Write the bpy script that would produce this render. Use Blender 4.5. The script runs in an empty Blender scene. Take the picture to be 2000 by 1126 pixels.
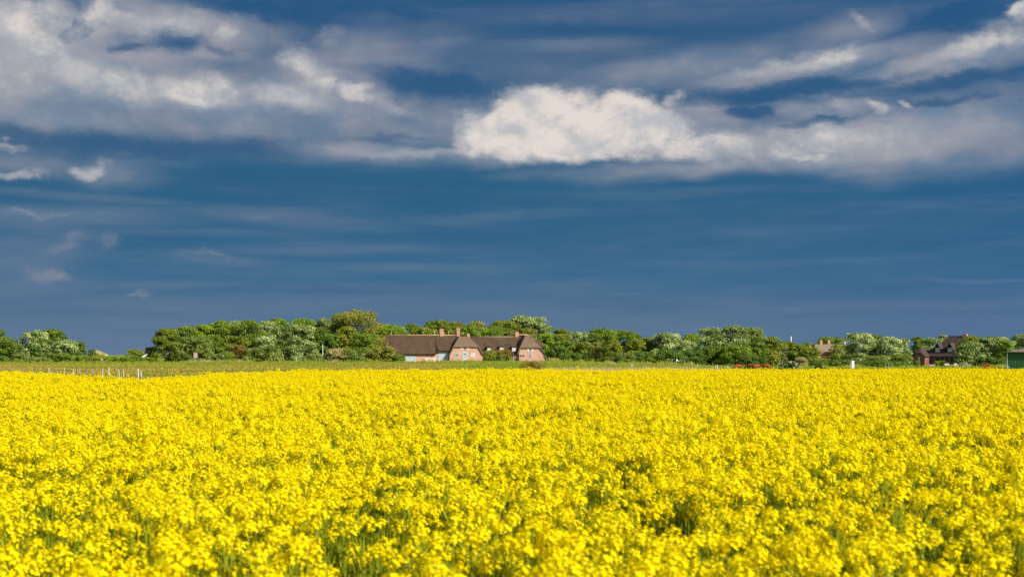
import bpy, bmesh, math, random
import numpy as np
from mathutils import Vector, Matrix

C = bpy.context.scene.collection
PI = math.pi
RAD = math.radians

# ------------------------------------------------------------------ camera geometry
H_CAM = 1.95                      # eye height above the field
F_PX = 2778.0                     # 50 mm lens on a 36 mm sensor, in 2000 px wide units
HOR = 692.0
PITCH = math.atan((HOR - 563.0) / F_PX)
_fw = Vector((0, math.cos(PITCH), math.sin(PITCH)))
_up = Vector((0, -math.sin(PITCH), math.cos(PITCH)))
EYE = Vector((0, 0, H_CAM))


def ray(px, py):
    return _fw + Vector((1, 0, 0)) * ((px - 1000.0) / F_PX) + _up * ((563.0 - py) / F_PX)


def at(px, py, Y):
    d = ray(px, py)
    return EYE + d * (Y / d.y)


def smooth(a, b, x):
    t = np.clip((x - a) / (b - a), 0, 1)
    return t * t * (3 - 2 * t)


# ------------------------------------------------------------------ terrain
_TX = [-600, 300, 700, 1000, 1080, 1200, 1300, 1450, 1700, 2600]
_TZ = [0.0, 0.05, 0.1, 0.2, 0.1, -0.2, -0.45, -0.95, -1.0, -1.05]


def gz(x, y):
    """ground height: flat field, meadow that dips away on the right"""
    x = np.asarray(x, float); y = np.asarray(y, float)
    px = 1000 + F_PX * x / np.maximum(y, 20.0)
    base = np.interp(px, _TX, _TZ)
    w = smooth(92, 230, y)
    far = smooth(600, 1500, y)
    return base * w * (1 - far) - 0.3 * far


def gzf(x, y):
    return float(gz(x, y))


_EX = [-700, -100, 0, 100, 200, 270, 330, 400, 500, 600, 800, 1000, 1200, 1400, 1600, 1800, 2700]
_EY = [721.5, 722, 723, 726, 731, 733.5, 731.2, 726.5, 722.5, 720, 719.3, 719.3, 718.8, 718.3, 717.8, 717.2, 717]
CANOPY = 1.2


def edge(x, y):
    px = 1000 + F_PX * np.asarray(x) / np.maximum(np.asarray(y), 1.0)
    return F_PX * (H_CAM - CANOPY) / (np.interp(px, _EX, _EY) - HOR)


# ------------------------------------------------------------------ objects
def link(o, parent=None):
    C.objects.link(o)
    if parent is not None:
        o.parent = parent
    return o


def tag(o, label=None, cat=None, group=None, kind=None):
    if label: o['label'] = label
    if cat: o['category'] = cat
    if group: o['group'] = group
    if kind: o['kind'] = kind
    return o


def empty(name, loc, rz=0.0):
    o = bpy.data.objects.new(name, None)
    o.empty_display_size = 0.3
    o.location = loc
    o.rotation_euler = (0, 0, rz)
    return link(o)


def mesh_np(name, V, F, mat=None, parent=None, tint=None, smooth_sh=False):
    """V (n,3), F (m,4) or (m,3) numpy -> object"""
    me = bpy.data.meshes.new(name)
    V = np.asarray(V, np.float32); F = np.asarray(F, np.int32)
    k = F.shape[1]
    me.vertices.add(len(V)); me.vertices.foreach_set('co', V.ravel())
    me.loops.add(F.size); me.loops.foreach_set('vertex_index', F.ravel())
    me.polygons.add(len(F))
    me.polygons.foreach_set('loop_start', np.arange(0, F.size, k, dtype=np.int32))
    me.polygons.foreach_set('loop_total', np.full(len(F), k, np.int32))
    if smooth_sh:
        me.polygons.foreach_set('use_smooth', np.ones(len(F), bool))
    me.update(calc_edges=True)
    if tint is not None:
        at_ = me.attributes.new('tint', 'FLOAT', 'POINT')
        at_.data.foreach_set('value', np.asarray(tint, np.float32))
    if mat: me.materials.append(mat)
    o = bpy.data.objects.new(name, me)
    return link(o, parent)


class MB:
    """collects polygons, boxes and tubes, then links them as ONE mesh"""
    def __init__(s):
        s.v = []; s.f = []

    def add(s, vs, fs):
        n = len(s.v)
        s.v += [tuple(v) for v in vs]
        s.f += [tuple(i + n for i in f) for f in fs]
        return s

    def box(s, x0, x1, y0, y1, z0, z1):
        vs = [(x, y, z) for z in (z0, z1) for y in (y0, y1) for x in (x0, x1)]
        return s.add(vs, [(0, 2, 3, 1), (4, 5, 7, 6), (0, 1, 5, 4), (2, 6, 7, 3), (0, 4, 6, 2), (1, 3, 7, 5)])

    def panel(s, pts, off):
        """a polygon given thickness by the offset vector"""
        pts = [Vector(p) for p in pts]; off = Vector(off); n = len(pts)
        vs = pts + [p + off for p in pts]
        fs = [tuple(range(n)), tuple(range(2 * n - 1, n - 1, -1))]
        fs += [(i, n + i, n + (i + 1) % n, (i + 1) % n) for i in range(n)]
        return s.add(vs, fs)

    def tube(s, path, radii, sides=6):
        path = [Vector(p) for p in path]
        if not hasattr(radii, '__len__'): radii = [radii] * len(path)
        vs = []; fs = []
        for i, p in enumerate(path):
            d = (path[min(i + 1, len(path) - 1)] - path[max(i - 1, 0)])
            d = d.normalized() if d.length else Vector((0, 0, 1))
            a = d.orthogonal().normalized(); b = d.cross(a)
            for k in range(sides):
                t = 2 * PI * k / sides
                vs.append(p + (a * math.cos(t) + b * math.sin(t)) * radii[i])
        for i in range(len(path) - 1):
            for k in range(sides):
                k2 = (k + 1) % sides
                fs.append((i * sides + k, i * sides + k2, (i + 1) * sides + k2, (i + 1) * sides + k))
        fs.append(tuple(range(sides - 1, -1, -1)))
        fs.append(tuple((len(path) - 1) * sides + k for k in range(sides)))
        return s.add(vs, fs)

    def build(s, name, mat=None, parent=None, bevel=0.0, smooth_sh=False):
        me = bpy.data.meshes.new(name)
        me.from_pydata(s.v, [], s.f)
        bm = bmesh.new(); bm.from_mesh(me)
        bmesh.ops.recalc_face_normals(bm, faces=bm.faces)
        if bevel:
            bmesh.ops.bevel(bm, geom=list(bm.edges), offset=bevel, segments=1, affect='EDGES', clamp_overlap=True)
        if smooth_sh:
            for f in bm.faces: f.smooth = True
        bm.to_mesh(me); bm.free()
        if mat: me.materials.append(mat)
        return link(bpy.data.objects.new(name, me), parent)


# ------------------------------------------------------------------ materials
class NT:
    """a small node-tree writer"""
    def __init__(s, tree):
        s.t = tree; s.n = tree.nodes; s.l = tree.links

    def node(s, typ, **kw):
        n = s.n.new(typ)
        for k, v in kw.items(): setattr(n, k, v)
        return n

    def put(s, sock, v):
        if isinstance(v, bpy.types.NodeSocket): s.l.new(v, sock)
        elif v is not None:
            if sock.type == 'RGBA' and hasattr(v, '__len__') and len(v) == 3: v = (*v, 1)
            sock.default_value = v

    def math(s, op, a, b=None, c=None, clamp=False):
        n = s.node('ShaderNodeMath', operation=op, use_clamp=clamp)
        for i, v in enumerate((a, b, c)):
            if v is not None: s.put(n.inputs[i], v)
        return n.outputs[0]

    def vmath(s, op, a, b=None, scale=None):
        n = s.node('ShaderNodeVectorMath', operation=op)
        s.put(n.inputs[0], a)
        if b is not None: s.put(n.inputs[1], b)
        if scale is not None: s.put(n.inputs['Scale'], scale)
        return n.outputs[1] if op in ('LENGTH', 'DISTANCE', 'DOT_PRODUCT') else n.outputs[0]

    def xyz(s, x, y, z=0.0):
        n = s.node('ShaderNodeCombineXYZ')
        for i, v in enumerate((x, y, z)): s.put(n.inputs[i], v)
        return n.outputs[0]

    def sep(s, v):
        n = s.node('ShaderNodeSeparateXYZ'); s.put(n.inputs[0], v); return n.outputs

    def mix(s, f, a, b, blend='MIX'):
        n = s.node('ShaderNodeMix', data_type='RGBA', blend_type=blend)
        n.clamp_factor = True
        s.put(n.inputs[0], f); s.put(n.inputs[6], a); s.put(n.inputs[7], b)
        return n.outputs[2]

    def noise(s, vec, scale, detail=4.0, rough=0.55, dist=0.0, color=False, ntype='FBM'):
        n = s.node('ShaderNodeTexNoise', noise_type=ntype)
        s.put(n.inputs['Vector'], vec); s.put(n.inputs['Scale'], scale)
        s.put(n.inputs['Detail'], detail); s.put(n.inputs['Roughness'], rough); s.put(n.inputs['Distortion'], dist)
        return n.outputs['Color'] if color else n.outputs['Fac']

    def map(s, v, a, b, c=0.0, d=1.0, interp='SMOOTHSTEP'):
        n = s.node('ShaderNodeMapRange', interpolation_type=interp)
        for i, q in enumerate((v, a, b, c, d)): s.put(n.inputs[i], q)
        return n.outputs[0]

    def ramp(s, f, stops, interp='LINEAR'):
        n = s.node('ShaderNodeValToRGB'); cr = n.color_ramp; cr.interpolation = interp
        while len(cr.elements) < len(stops): cr.elements.new(0.5)
        for e, (p, c) in zip(cr.elements, stops):
            e.position = p; e.color = (*c, 1)
        s.put(n.inputs[0], f)
        return n.outputs[0]

    def mapping(s, vec, loc=(0, 0, 0), rot=(0, 0, 0), scale=(1, 1, 1), vtype='POINT'):
        n = s.node('ShaderNodeMapping', vector_type=vtype)
        s.put(n.inputs['Vector'], vec)
        s.put(n.inputs['Location'], loc) if vtype != 'VECTOR' else None
        s.put(n.inputs['Rotation'], rot); s.put(n.inputs['Scale'], scale)
        return n.outputs[0]


def material(name):
    m = bpy.data.materials.new(name); m.use_nodes = True
    m.node_tree.nodes.clear()
    return m, NT(m.node_tree)


def lin(r, g, b):
    """display colour 0-255 -> linear"""
    f = lambda c: c / 12.92 if c <= 0.04045 else ((c + 0.055) / 1.055) ** 2.4
    return tuple(f(v / 255.0) for v in (r, g, b))


def finish(nt, color, rough=0.8, bump=None, bump_str=0.4, bump_dist=0.05, spec=0.2, metal=0.0):
    b = nt.node('ShaderNodeBsdfPrincipled')
    nt.put(b.inputs['Base Color'], color); nt.put(b.inputs['Roughness'], rough)
    b.inputs['Specular IOR Level'].default_value = spec
    b.inputs['Metallic'].default_value = metal
    if bump is not None:
        n = nt.node('ShaderNodeBump'); n.inputs['Strength'].default_value = bump_str
        n.inputs['Distance'].default_value = bump_dist
        nt.put(n.inputs['Height'], bump); nt.l.new(n.outputs[0], b.inputs['Normal'])
    o = nt.node('ShaderNodeOutputMaterial'); nt.l.new(b.outputs[0], o.inputs[0])


def plain(name, c1, c2=None, scale=3.0, rough=0.7, spec=0.2, metal=0.0, stretch=(1, 1, 1), bump=0.25):
    """two-tone weathered surface"""
    m, nt = material(name)
    tc = nt.node('ShaderNodeTexCoord').outputs['Object']
    v = nt.mapping(tc, scale=stretch)
    n1 = nt.noise(v, scale, 5, 0.6)
    c2 = c2 or tuple(x * 0.75 for x in c1)
    col = nt.mix(nt.map(n1, 0.35, 0.65), c1, c2)
    finish(nt, col, rough, n1, bump, 0.02, spec, metal)
    return m


def leaf_mat(name, stops, transl=0.32, rough=0.6):
    """foliage: every leaf has its own tint along the ramp"""
    m, nt = material(name)
    a = nt.node('ShaderNodeAttribute', attribute_name='tint')
    oi = nt.node('ShaderNodeObjectInfo')
    f = nt.math('ADD', a.outputs['Fac'], nt.math('MULTIPLY', nt.math('SUBTRACT', oi.outputs['Random'], 0.5), 0.2), clamp=True)
    col = nt.ramp(f, [(p, (min(.85, c[0] * 1.22), min(.85, c[1] * 1.12), c[2])) for p, c in stops])
    d = nt.node('ShaderNodeBsdfPrincipled')
    nt.put(d.inputs['Base Color'], col); d.inputs['Roughness'].default_value = rough
    d.inputs['Specular IOR Level'].default_value = 0.25
    t = nt.node('ShaderNodeBsdfTranslucent'); nt.put(t.inputs[0], col)
    mx = nt.node('ShaderNodeMixShader'); mx.inputs[0].default_value = transl
    nt.l.new(d.outputs[0], mx.inputs[1]); nt.l.new(t.outputs[0], mx.inputs[2])
    o = nt.node('ShaderNodeOutputMaterial'); nt.l.new(mx.outputs[0], o.inputs[0])
    return m
# ------------------------------------------------------------------ camera
cam_d = bpy.data.cameras.new('camera')
cam_d.lens = 50.0; cam_d.sensor_width = 36.0
cam_d.clip_start = 0.1; cam_d.clip_end = 20000
cam_d.dof.use_dof = True; cam_d.dof.focus_distance = 130.0; cam_d.dof.aperture_fstop = 4.5
cam = bpy.data.objects.new('camera', cam_d)
cam.location = EYE; cam.rotation_euler = (PI / 2 + PITCH, 0, 0)
link(cam)
sc = bpy.context.scene
sc.camera = cam
sc.view_settings.view_transform = 'Standard'
sc.view_settings.look = 'None'
EXPOSURE = 0.7
sc.view_settings.exposure = EXPOSURE
sc.view_settings.gamma = 1.0
sc.cycles.max_bounces = 6
sc.cycles.diffuse_bounces = 3
sc.cycles.transmission_bounces = 3
sc.cycles.use_adaptive_sampling = True
sc.cycles.adaptive_threshold = 0.02

# ------------------------------------------------------------------ sun
SUN_AZ = 52.0       # degrees to the right of straight behind the camera
SUN_EL = 33.0
to_sun = Vector((math.sin(RAD(SUN_AZ)) * math.cos(RAD(SUN_EL)), -math.cos(RAD(SUN_AZ)) * math.cos(RAD(SUN_EL)), math.sin(RAD(SUN_EL))))
sd = bpy.data.lights.new('sun', 'SUN'); sd.energy = 4.8; sd.angle = RAD(0.5); sd.color = (1.0, 0.955, 0.86)
sun = bpy.data.objects.new('sun', sd)
sun.rotation_euler = to_sun.to_track_quat('Z', 'Y').to_euler()
sun.location = (60, -60, 80)
link(sun)

# ------------------------------------------------------------------ sky
W = bpy.data.worlds.new('World'); sc.world = W; W.use_nodes = True
W.node_tree.nodes.clear()
nt = NT(W.node_tree)
SKY_STR = 0.10
sky = nt.node('ShaderNodeTexSky', sky_type='NISHITA'); sky.sun_disc = False
sky.sun_elevation = RAD(SUN_EL); sky.sun_rotation = math.atan2(to_sun.x, to_sun.y)
gain = 1.0 / (SKY_STR * 2 ** EXPOSURE)          # cloud colours below are given as they look at this exposure
d = nt.node('ShaderNodeTexCoord').outputs['Generated']
dx, dy, dz = nt.sep(d)
# azimuth and elevation in units of 1000 px of the photograph (0.36 rad): U to the right, V up from the horizon
U = nt.math('MULTIPLY', nt.math('ARCTAN2', dx, dy), 2.778)
V = nt.math('MULTIPLY', nt.math('ARCSINE', dz), 2.778)
uv = nt.xyz(U, V, 0.0)


def cd(r, g, b):
    return lin(r, g, b)


def uvp(px, py):
    """direction of a cloud seen at that place of the photograph"""
    r = ray(px, py).normalized()
    return math.atan2(r.x, r.y) * 2.778, math.asin(r.z) * 2.778


# noise fields
big = nt.noise(nt.mapping(uv, loc=(3.1, 1.7, 0), scale=(1.0, 2.2, 1)), 3.0, 3, 0.5, color=True)
fine = nt.noise(nt.mapping(uv, loc=(7.7, 2.2, 0), scale=(1.0, 1.5, 1)), 9.0, 6, 0.62, color=True)
wisp = nt.noise(nt.mapping(uv, loc=(1.3, 9.2, 0), rot=(0, 0, RAD(-4)), scale=(0.8, 7.0, 1)), 4.0, 5, 0.55)
puff = nt.noise(nt.mapping(uv, loc=(5.3, 4.1, 0), scale=(1.0, 1.25, 1)), 16.0, 7, 0.62)
puff_up = nt.noise(nt.mapping(uv, loc=(5.3 + 0.012, 4.1 + 0.02, 0), scale=(1.0, 1.25, 1)), 16.0, 7, 0.62)
lump = nt.noise(nt.mapping(uv, loc=(2.9, 6.6, 0), scale=(1.0, 1.6, 1)), 5.5, 4, 0.55)


def centred(c, k):
    return nt.vmath('MULTIPLY', nt.vmath('SUBTRACT', c, (0.5, 0.5, 0.5)), (k, k * 0.55, 0))


uv_soft = nt.vmath('ADD', uv, centred(big, 0.22))
uv_thin = nt.vmath('ADD', uv, centred(big, 0.07))
uv_crisp = nt.vmath('ADD', nt.vmath('ADD', uv, centred(big, 0.10)), centred(fine, 0.13))


heap = nt.noise(nt.mapping(uv_crisp, loc=(4.4, 8.1, 0), scale=(1.0, 1.35, 1)), 9.0, 3, 0.5)
heap_up = nt.noise(nt.mapping(uv_crisp, loc=(4.4 + 0.012, 8.1 + 0.03, 0), scale=(1.0, 1.35, 1)), 9.0, 3, 0.5)


def cloud(src, px, py, rx, ry, rot=0.0, amp=1.0, hard=0.15):
    """one cloud: an ellipse of directions (centre, half widths in px, tilt up to the right), strong in the middle"""
    u, v = uvp(px, py)
    c, q = math.cos(RAD(rot)), math.sin(RAD(rot))
    p = nt.vmath('SUBTRACT', src, (u, v, 0))
    a = nt.vmath('DOT_PRODUCT', p, (c * 1000.0 / rx, q * 1000.0 / rx, 0))
    b = nt.vmath('DOT_PRODUCT', p, (-q * 1000.0 / ry, c * 1000.0 / ry, 0))
    r = nt.math('SQRT', nt.math('MULTIPLY_ADD', a, a, nt.math('MULTIPLY', b, b)))
    return nt.map(r, 1.5, hard, 0.0, amp)


def gather(items, src, op='MAXIMUM'):
    acc = None
    for it in items:
        c = cloud(src, *it)
        acc = c if acc is None else nt.math(op, acc, c)
    return acc


# storm-blue background by elevation
hv = nt.math('DIVIDE', V, 0.75)
base = nt.ramp(hv, [(0.0, cd(101, 123, 152)), (0.05, cd(93, 119, 148)), (0.12, cd(80, 112, 143)), (0.2, cd(64, 107, 141)),
                    (0.34, cd(50, 99, 134)), (0.46, cd(46, 97, 132)), (0.62, cd(58, 98, 133)), (0.8, cd(56, 94, 131)), (1.0, cd(34, 84, 128))])
base = nt.mix(nt.map(nt.math('ADD', U, nt.math('MULTIPLY', lump, 0.2)), 0.3, 1.2, 0.0, 0.25), base, cd(40, 94, 148))
# faint streaks over all of it
base = nt.mix(nt.math('MULTIPLY', nt.map(wisp, 0.46, 0.78), 0.30), base, cd(106, 126, 152))
base = nt.mix(nt.math('MULTIPLY', nt.map(wisp, 0.5, 0.25), 0.25), base, cd(34, 82, 126))

# soft grey stratus: (px, py, half width, half height, tilt, strength, hardness)
GREY = [
    (100, 110, 330, 150, -6, 1.0), (380, 185, 330, 80, -8, 1.0), (330, 55, 220, 60, 6, 0.95), (590, 180, 260, 75, -8, 0.9),
    (110, 225, 260, 45, 0, 0.85), (690, 110, 150, 60, 14, 0.6), (730, 290, 240, 34, -2, 0.85), (850, 230, 190, 60, 0, 0.6),
    (1020, 140, 400, 50, 0, 0.2), (1350, 122, 300, 34, 7, 0.60), (760, 120, 160, 60, 20, 0.4),
    (1600, 115, 260, 28, 6, 0.85), (1850, 118, 220, 42, 8, 0.95), (1640, 60, 130, 34, 12, 0.45),
    (1620, 275, 400, 56, 2, 0.95), (1850, 262, 240, 66, 6, 0.85), (1480, 328, 380, 22, 2, 0.75),
    (1620, 212, 130, 26, -6, 0.75), (1390, 215, 90, 46, -8, 0.8),
    (60, 320, 140, 26, 0, 0.4), (200, 330, 100, 30, 0, 0.55),
    (60, 500, 160, 55, 10, 0.5), (30, 555, 140, 36, 0, 0.40), (1600, 440, 380, 26, 3, 0.10), (900, 300, 260, 32, 0, 0.6)]
STREAK = [
    (1080, 92, 200, 20, 2, 0.32), (1250, 25, 400, 24, 0, 0.15), (120, 425, 240, 24, 1, 0.5), (560, 425, 210, 18, -2, 0.36), (640, 488, 290, 11, 2, 0.36), (430, 510, 100, 11, -2, 0.4), (250, 596, 240, 16, 0, 0.3),
    (600, 592, 340, 22, 2, 0.2), (1000, 600, 450, 18, 1, 0.15), (1700, 602, 420, 12, 1, 0.2), (1930, 548, 110, 4, 0, 0.3), (1225, 578, 60, 4, 0, 0.2), (760, 560, 300, 10, 1, 0.2), (300, 455, 260, 10, 1, 0.25), (150, 385, 200, 10, -1, 0.22), (950, 425, 260, 9, 1, 0.16), (850, 520, 240, 9, 1, 0.2), (350, 560, 200, 8, 1, 0.22), (1500, 515, 320, 9, 1, 0.14), (200, 630, 260, 10, 0, 0.2), (1050, 115, 330, 18, 4, 0.15), (1300, 380, 300, 12, 1, 0.12)]
# soft sunlit veils
VEIL = [
    (1420, 285, 210, 40, -2, 0.85), (1600, 272, 190, 34, -6, 0.75), (1580, 300, 50, 9, 0, 0.85), (1700, 285, 220, 34, 4, 0.55), (1130, 300, 230, 26, 0, 0.8),
    (1620, 100, 80, 22, 6, 0.72), (1520, 128, 150, 20, 8, 0.55), (1920, 80, 100, 24, 9, 0.85), (1990, 60, 60, 30, 0, 0.85), (1840, 112, 110, 24, 8, 0.55),
    (370, 178, 110, 30, -4, 1.0), (410, 165, 46, 26, 0, 0.85), (250, 168, 110, 30, -10, 0.75), (130, 130, 100, 46, -14, 0.65), (20, 120, 90, 90, 0, 0.75),
    (50, 50, 130, 70, 0, 0.85), (200, 40, 120, 34, 20, 0.75), (330, 40, 150, 22, 6, 0.55), (560, 185, 130, 30, -5, 0.6), (600, 140, 70, 40, -30, 0.7), (740, 195, 90, 18, -14, 0.6),
    (820, 296, 180, 15, 0, 0.4), (40, 342, 60, 13, 4, 0.7), (25, 288, 40, 7, 0, 0.75), (140, 470, 70, 14, 8, 0.32), (90, 536, 44, 18, -8, 0.42),
    (235, 478, 22, 14, -50, 0.38), (60, 412, 80, 8, 0, 0.3), (280, 580, 20, 6, 0, 0.36), (400, 507, 50, 8, 0, 0.3), (500, 435, 40, 8, 0, 0.25)]
# crisp billowing cumulus
LIT = [
    (1075, 225, 120, 62, 0, 1.1, 0.45), (985, 250, 90, 50, 20, 0.95, 0.4), (1210, 240, 110, 58, -6, 1.05, 0.45), (1080, 185, 60, 26, 0, 0.9, 0.3),
    (1120, 270, 170, 44, 0, 1.05, 0.45), (1290, 235, 70, 44, -10, 0.85), (1340, 280, 90, 30, 0, 0.7), (920, 238, 30, 30, 0, 0.55), (1320, 190, 34, 20, 20, 0.45),
    (1705, 213, 34, 16, -25, 0.55), (1640, 200, 60, 18, -8, 0.36), (1770, 211, 20, 11, 0, 0.5), (1988, 18, 28, 20, 0, 0.75), (1690, 40, 28, 15, -30, 0.34),
    (440, 50, 24, 18, 0, 0.55), (590, 128, 56, 34, -40, 0.55), (640, 165, 30, 18, -30, 0.5), (690, 178, 40, 16, -14, 0.68), (640, 68, 46, 22, 20, 0.32),
    (172, 330, 44, 20, 8, 0.55), (30, 340, 44, 14, 4, 0.42), (210, 20, 50, 24, 30, 0.6), (30, 30, 60, 40, 0, 0.6)]
# clear gaps and dark undersides laid over the grey
GAP = [
    (162, 54, 28, 18, 10, 1.0, 0.6), (340, 82, 95, 24, 8, 0.72, 0.1), (262, 94, 44, 14, 20, 0.6, 0.2), (115, 8, 50, 20, 0, 1.0, 0.5), (420, 90, 40, 16, -10, 0.5), (540, 16, 170, 28, -6, 0.9), (250, 14, 34, 12, 0, 0.5),
    (850, 160, 150, 36, -4, 0.85), (740, 140, 100, 16, -4, 0.35), (1150, 60, 220, 20, 0, 0.5), (1560, 172, 260, 20, 3, 0.85), (1850, 162, 190, 16, 2, 0.7),
    (1850, 30, 110, 26, 6, 0.85), (1480, 210, 56, 15, 0, 0.85), (1600, 238, 80, 9, 2, 0.8), (1316, 212, 24, 11, 0, 0.5), (1850, 200, 140, 12, 2, 0.6),
    (280, 285, 340, 28, -2, 0.75), (780, 258, 90, 10, 0, 0.45), (560, 360, 460, 20, -1, 0.35), (760, 20, 150, 20, 0, 0.6)]
g_amt = nt.math('MAXIMUM', gather(GREY, uv_soft), gather(STREAK, uv_thin))
g_amt = nt.math('ADD', g_amt, nt.math('MULTIPLY', nt.math('SUBTRACT', wisp, 0.5), nt.math('MULTIPLY', g_amt, 0.7)), clamp=True)
gap = gather(GAP, uv_crisp)
gap_f = nt.math('ADD', gap, nt.math('MULTIPLY', nt.math('SUBTRACT', puff, 0.5), nt.math('MULTIPLY', gap, 0.8)), clamp=True)
veil = gather(VEIL, uv_crisp)
veil = nt.math('MULTIPLY', veil, nt.map(nt.math('ADD', nt.math('MULTIPLY', lump, 0.6), nt.math('MULTIPLY', puff, 0.4)), 0.3, 0.65, 0.35, 1.05), clamp=True)
lit_e = gather(LIT, uv_crisp)
lit = nt.math('ADD', lit_e, nt.math('MULTIPLY', nt.math('SUBTRACT', puff, 0.52), nt.math('MULTIPLY', nt.math('POWER', lit_e, 0.5), 0.85)), clamp=True)
relief = nt.math('SUBTRACT', puff, puff_up)

grey_c = nt.mix(nt.map(nt.math('ADD', nt.math('MULTIPLY', lump, 0.65), nt.math('MULTIPLY', puff, 0.35)), 0.38, 0.6), cd(166, 164, 172), cd(128, 144, 164))
grey_c = nt.mix(nt.map(V, 0.36, 0.22), grey_c, cd(112, 130, 156))
col = nt.mix(nt.math('MULTIPLY', g_amt, 0.92), base, grey_c)
deep = nt.mix(nt.map(V, 0.25, 0.7), cd(54, 95, 131), cd(38, 86, 130))
col = nt.mix(nt.math('MULTIPLY', nt.map(gap_f, 0.05, 0.85), 0.9), col, deep)
tone = nt.math('ADD', nt.math('ADD', lump, nt.math('MULTIPLY', relief, 0.9)), nt.math('MULTIPLY', nt.math('SUBTRACT', heap, heap_up), 0.95))
veil_c = nt.mix(nt.map(tone, 0.3, 0.7), cd(178, 180, 184), cd(212, 207, 203))
lit_c = nt.mix(nt.map(tone, 0.24, 0.70), cd(188, 189, 194), cd(226, 217, 210))
pink = nt.map(V, 0.36, 0.16)
veil_c = nt.mix(nt.math('MULTIPLY', pink, nt.map(U, -0.6, -0.8)), veil_c, cd(172, 160, 165))
col = nt.mix(nt.map(veil, 0.0, 1.0), col, veil_c)
col = nt.mix(nt.map(lit, 0.10, 0.92), col, lit_c)

# the storm stands in front; clear sky with the sun behind the camera
front = nt.map(nt.math('ABSOLUTE', U), 1.9, 3.3, 1.0, 0.0)
cs = nt.node('ShaderNodeVectorMath', operation='SCALE')
nt.put(cs.inputs[0], col); cs.inputs['Scale'].default_value = gain
high = nt.map(V, 0.9, 2.2, 1.0, 0.35)
mixed = nt.mix(nt.math('MULTIPLY', front, high), sky.outputs[0], cs.outputs[0])
bg = nt.node('ShaderNodeBackground'); nt.put(bg.inputs[0], mixed); bg.inputs[1].default_value = SKY_STR
wo = nt.node('ShaderNodeOutputWorld'); nt.l.new(bg.outputs[0], wo.inputs[0])
W.cycles.sampling_method = 'MANUAL'; W.cycles.sample_map_resolution = 256
# ------------------------------------------------------------------ ground and field
rng = np.random.default_rng(11)


def grid_sheet(name, xs, ys, lift, mat):
    X, Y = np.meshgrid(xs, ys)
    Z = gz(X, Y) + lift
    V = np.stack([X, Y, Z], -1).reshape(-1, 3)
    nx = len(xs); ny = len(ys)
    i = np.arange(nx - 1)[None, :] + np.arange(ny - 1)[:, None] * nx
    F = np.stack([i, i + 1, i + 1 + nx, i + nx], -1).reshape(-1, 4)
    return mesh_np(name, V, F, mat, smooth_sh=True)


# meadow: green with reddish sorrel and pale dry patches, drawn out along the view of the land
m_ground, nt = material('meadow_ground')
pos = nt.node('ShaderNodeNewGeometry').outputs['Position']
px_, py_, pz_ = nt.sep(pos)
patch = nt.noise(nt.mapping(pos, scale=(0.012, 0.03, 1)), 1.0, 5, 0.6)
spot = nt.noise(nt.mapping(pos, scale=(0.25, 0.6, 1)), 1.0, 5, 0.65)
green = nt.mix(spot, (0.14, 0.18, 0.016), (0.21, 0.235, 0.03))
sorrel = nt.mix(spot, (0.17, 0.145, 0.02), (0.235, 0.165, 0.04))
brownish = nt.math('MULTIPLY', nt.map(py_, 300, 215), nt.map(px_, 10, -18))
brownish = nt.math('MULTIPLY', brownish, nt.map(patch, 0.28, 0.5))
colr = nt.mix(brownish, green, sorrel)
colr = nt.mix(nt.math('MULTIPLY', nt.map(patch, 0.55, 0.75), 0.5), colr, (0.24, 0.21, 0.06))
finish(nt, colr, 0.95, spot, 0.5, 0.15, 0.05)
xs = np.concatenate([-np.geomspace(3000, 240, 14), np.linspace(-200, 200, 81), np.geomspace(240, 3000, 14)])
ys = np.concatenate([[-400, -150, -60, -20], np.linspace(0, 520, 131), np.geomspace(540, 6000, 18)])
ground = grid_sheet('ground', xs, ys, 0.0, m_ground)
tag(ground, 'green and reddish brown meadow reaching back to the trees', 'ground', kind='structure')

# field soil under the rape plants
m_soil, nt = material('field_soil')
pos = nt.node('ShaderNodeNewGeometry').outputs['Position']
n1 = nt.noise(pos, 6.0, 5, 0.6)
finish(nt, nt.mix(n1, (0.07, 0.09, 0.012), (0.11, 0.125, 0.02)), 0.95, n1, 0.6, 0.05, 0.05)
aa = np.linspace(-0.62, 0.62, 61)
rows = []
for t in np.linspace(0, 1, 24):
    xx = np.tan(aa)
    y1 = np.array([float(edge(q * 60, 60)) for q in xx]) + 0.5
    yy = -12 + t * (y1 + 12)
    rows.append(np.stack([xx * np.maximum(yy, 0) + np.sin(aa) * 18, yy, gz(xx * yy, yy) + 0.006], -1))
Vs = np.concatenate(rows); nx = len(aa)
i = np.arange(nx - 1)[None, :] + np.arange(len(rows) - 1)[:, None] * nx
Fs = np.stack([i, i + 1, i + 1 + nx, i + nx], -1).reshape(-1, 4)
field = mesh_np('field', Vs, Fs, m_soil)
tag(field, 'dark soil of the rapeseed field under the yellow crop', 'field', kind='structure')

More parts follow.
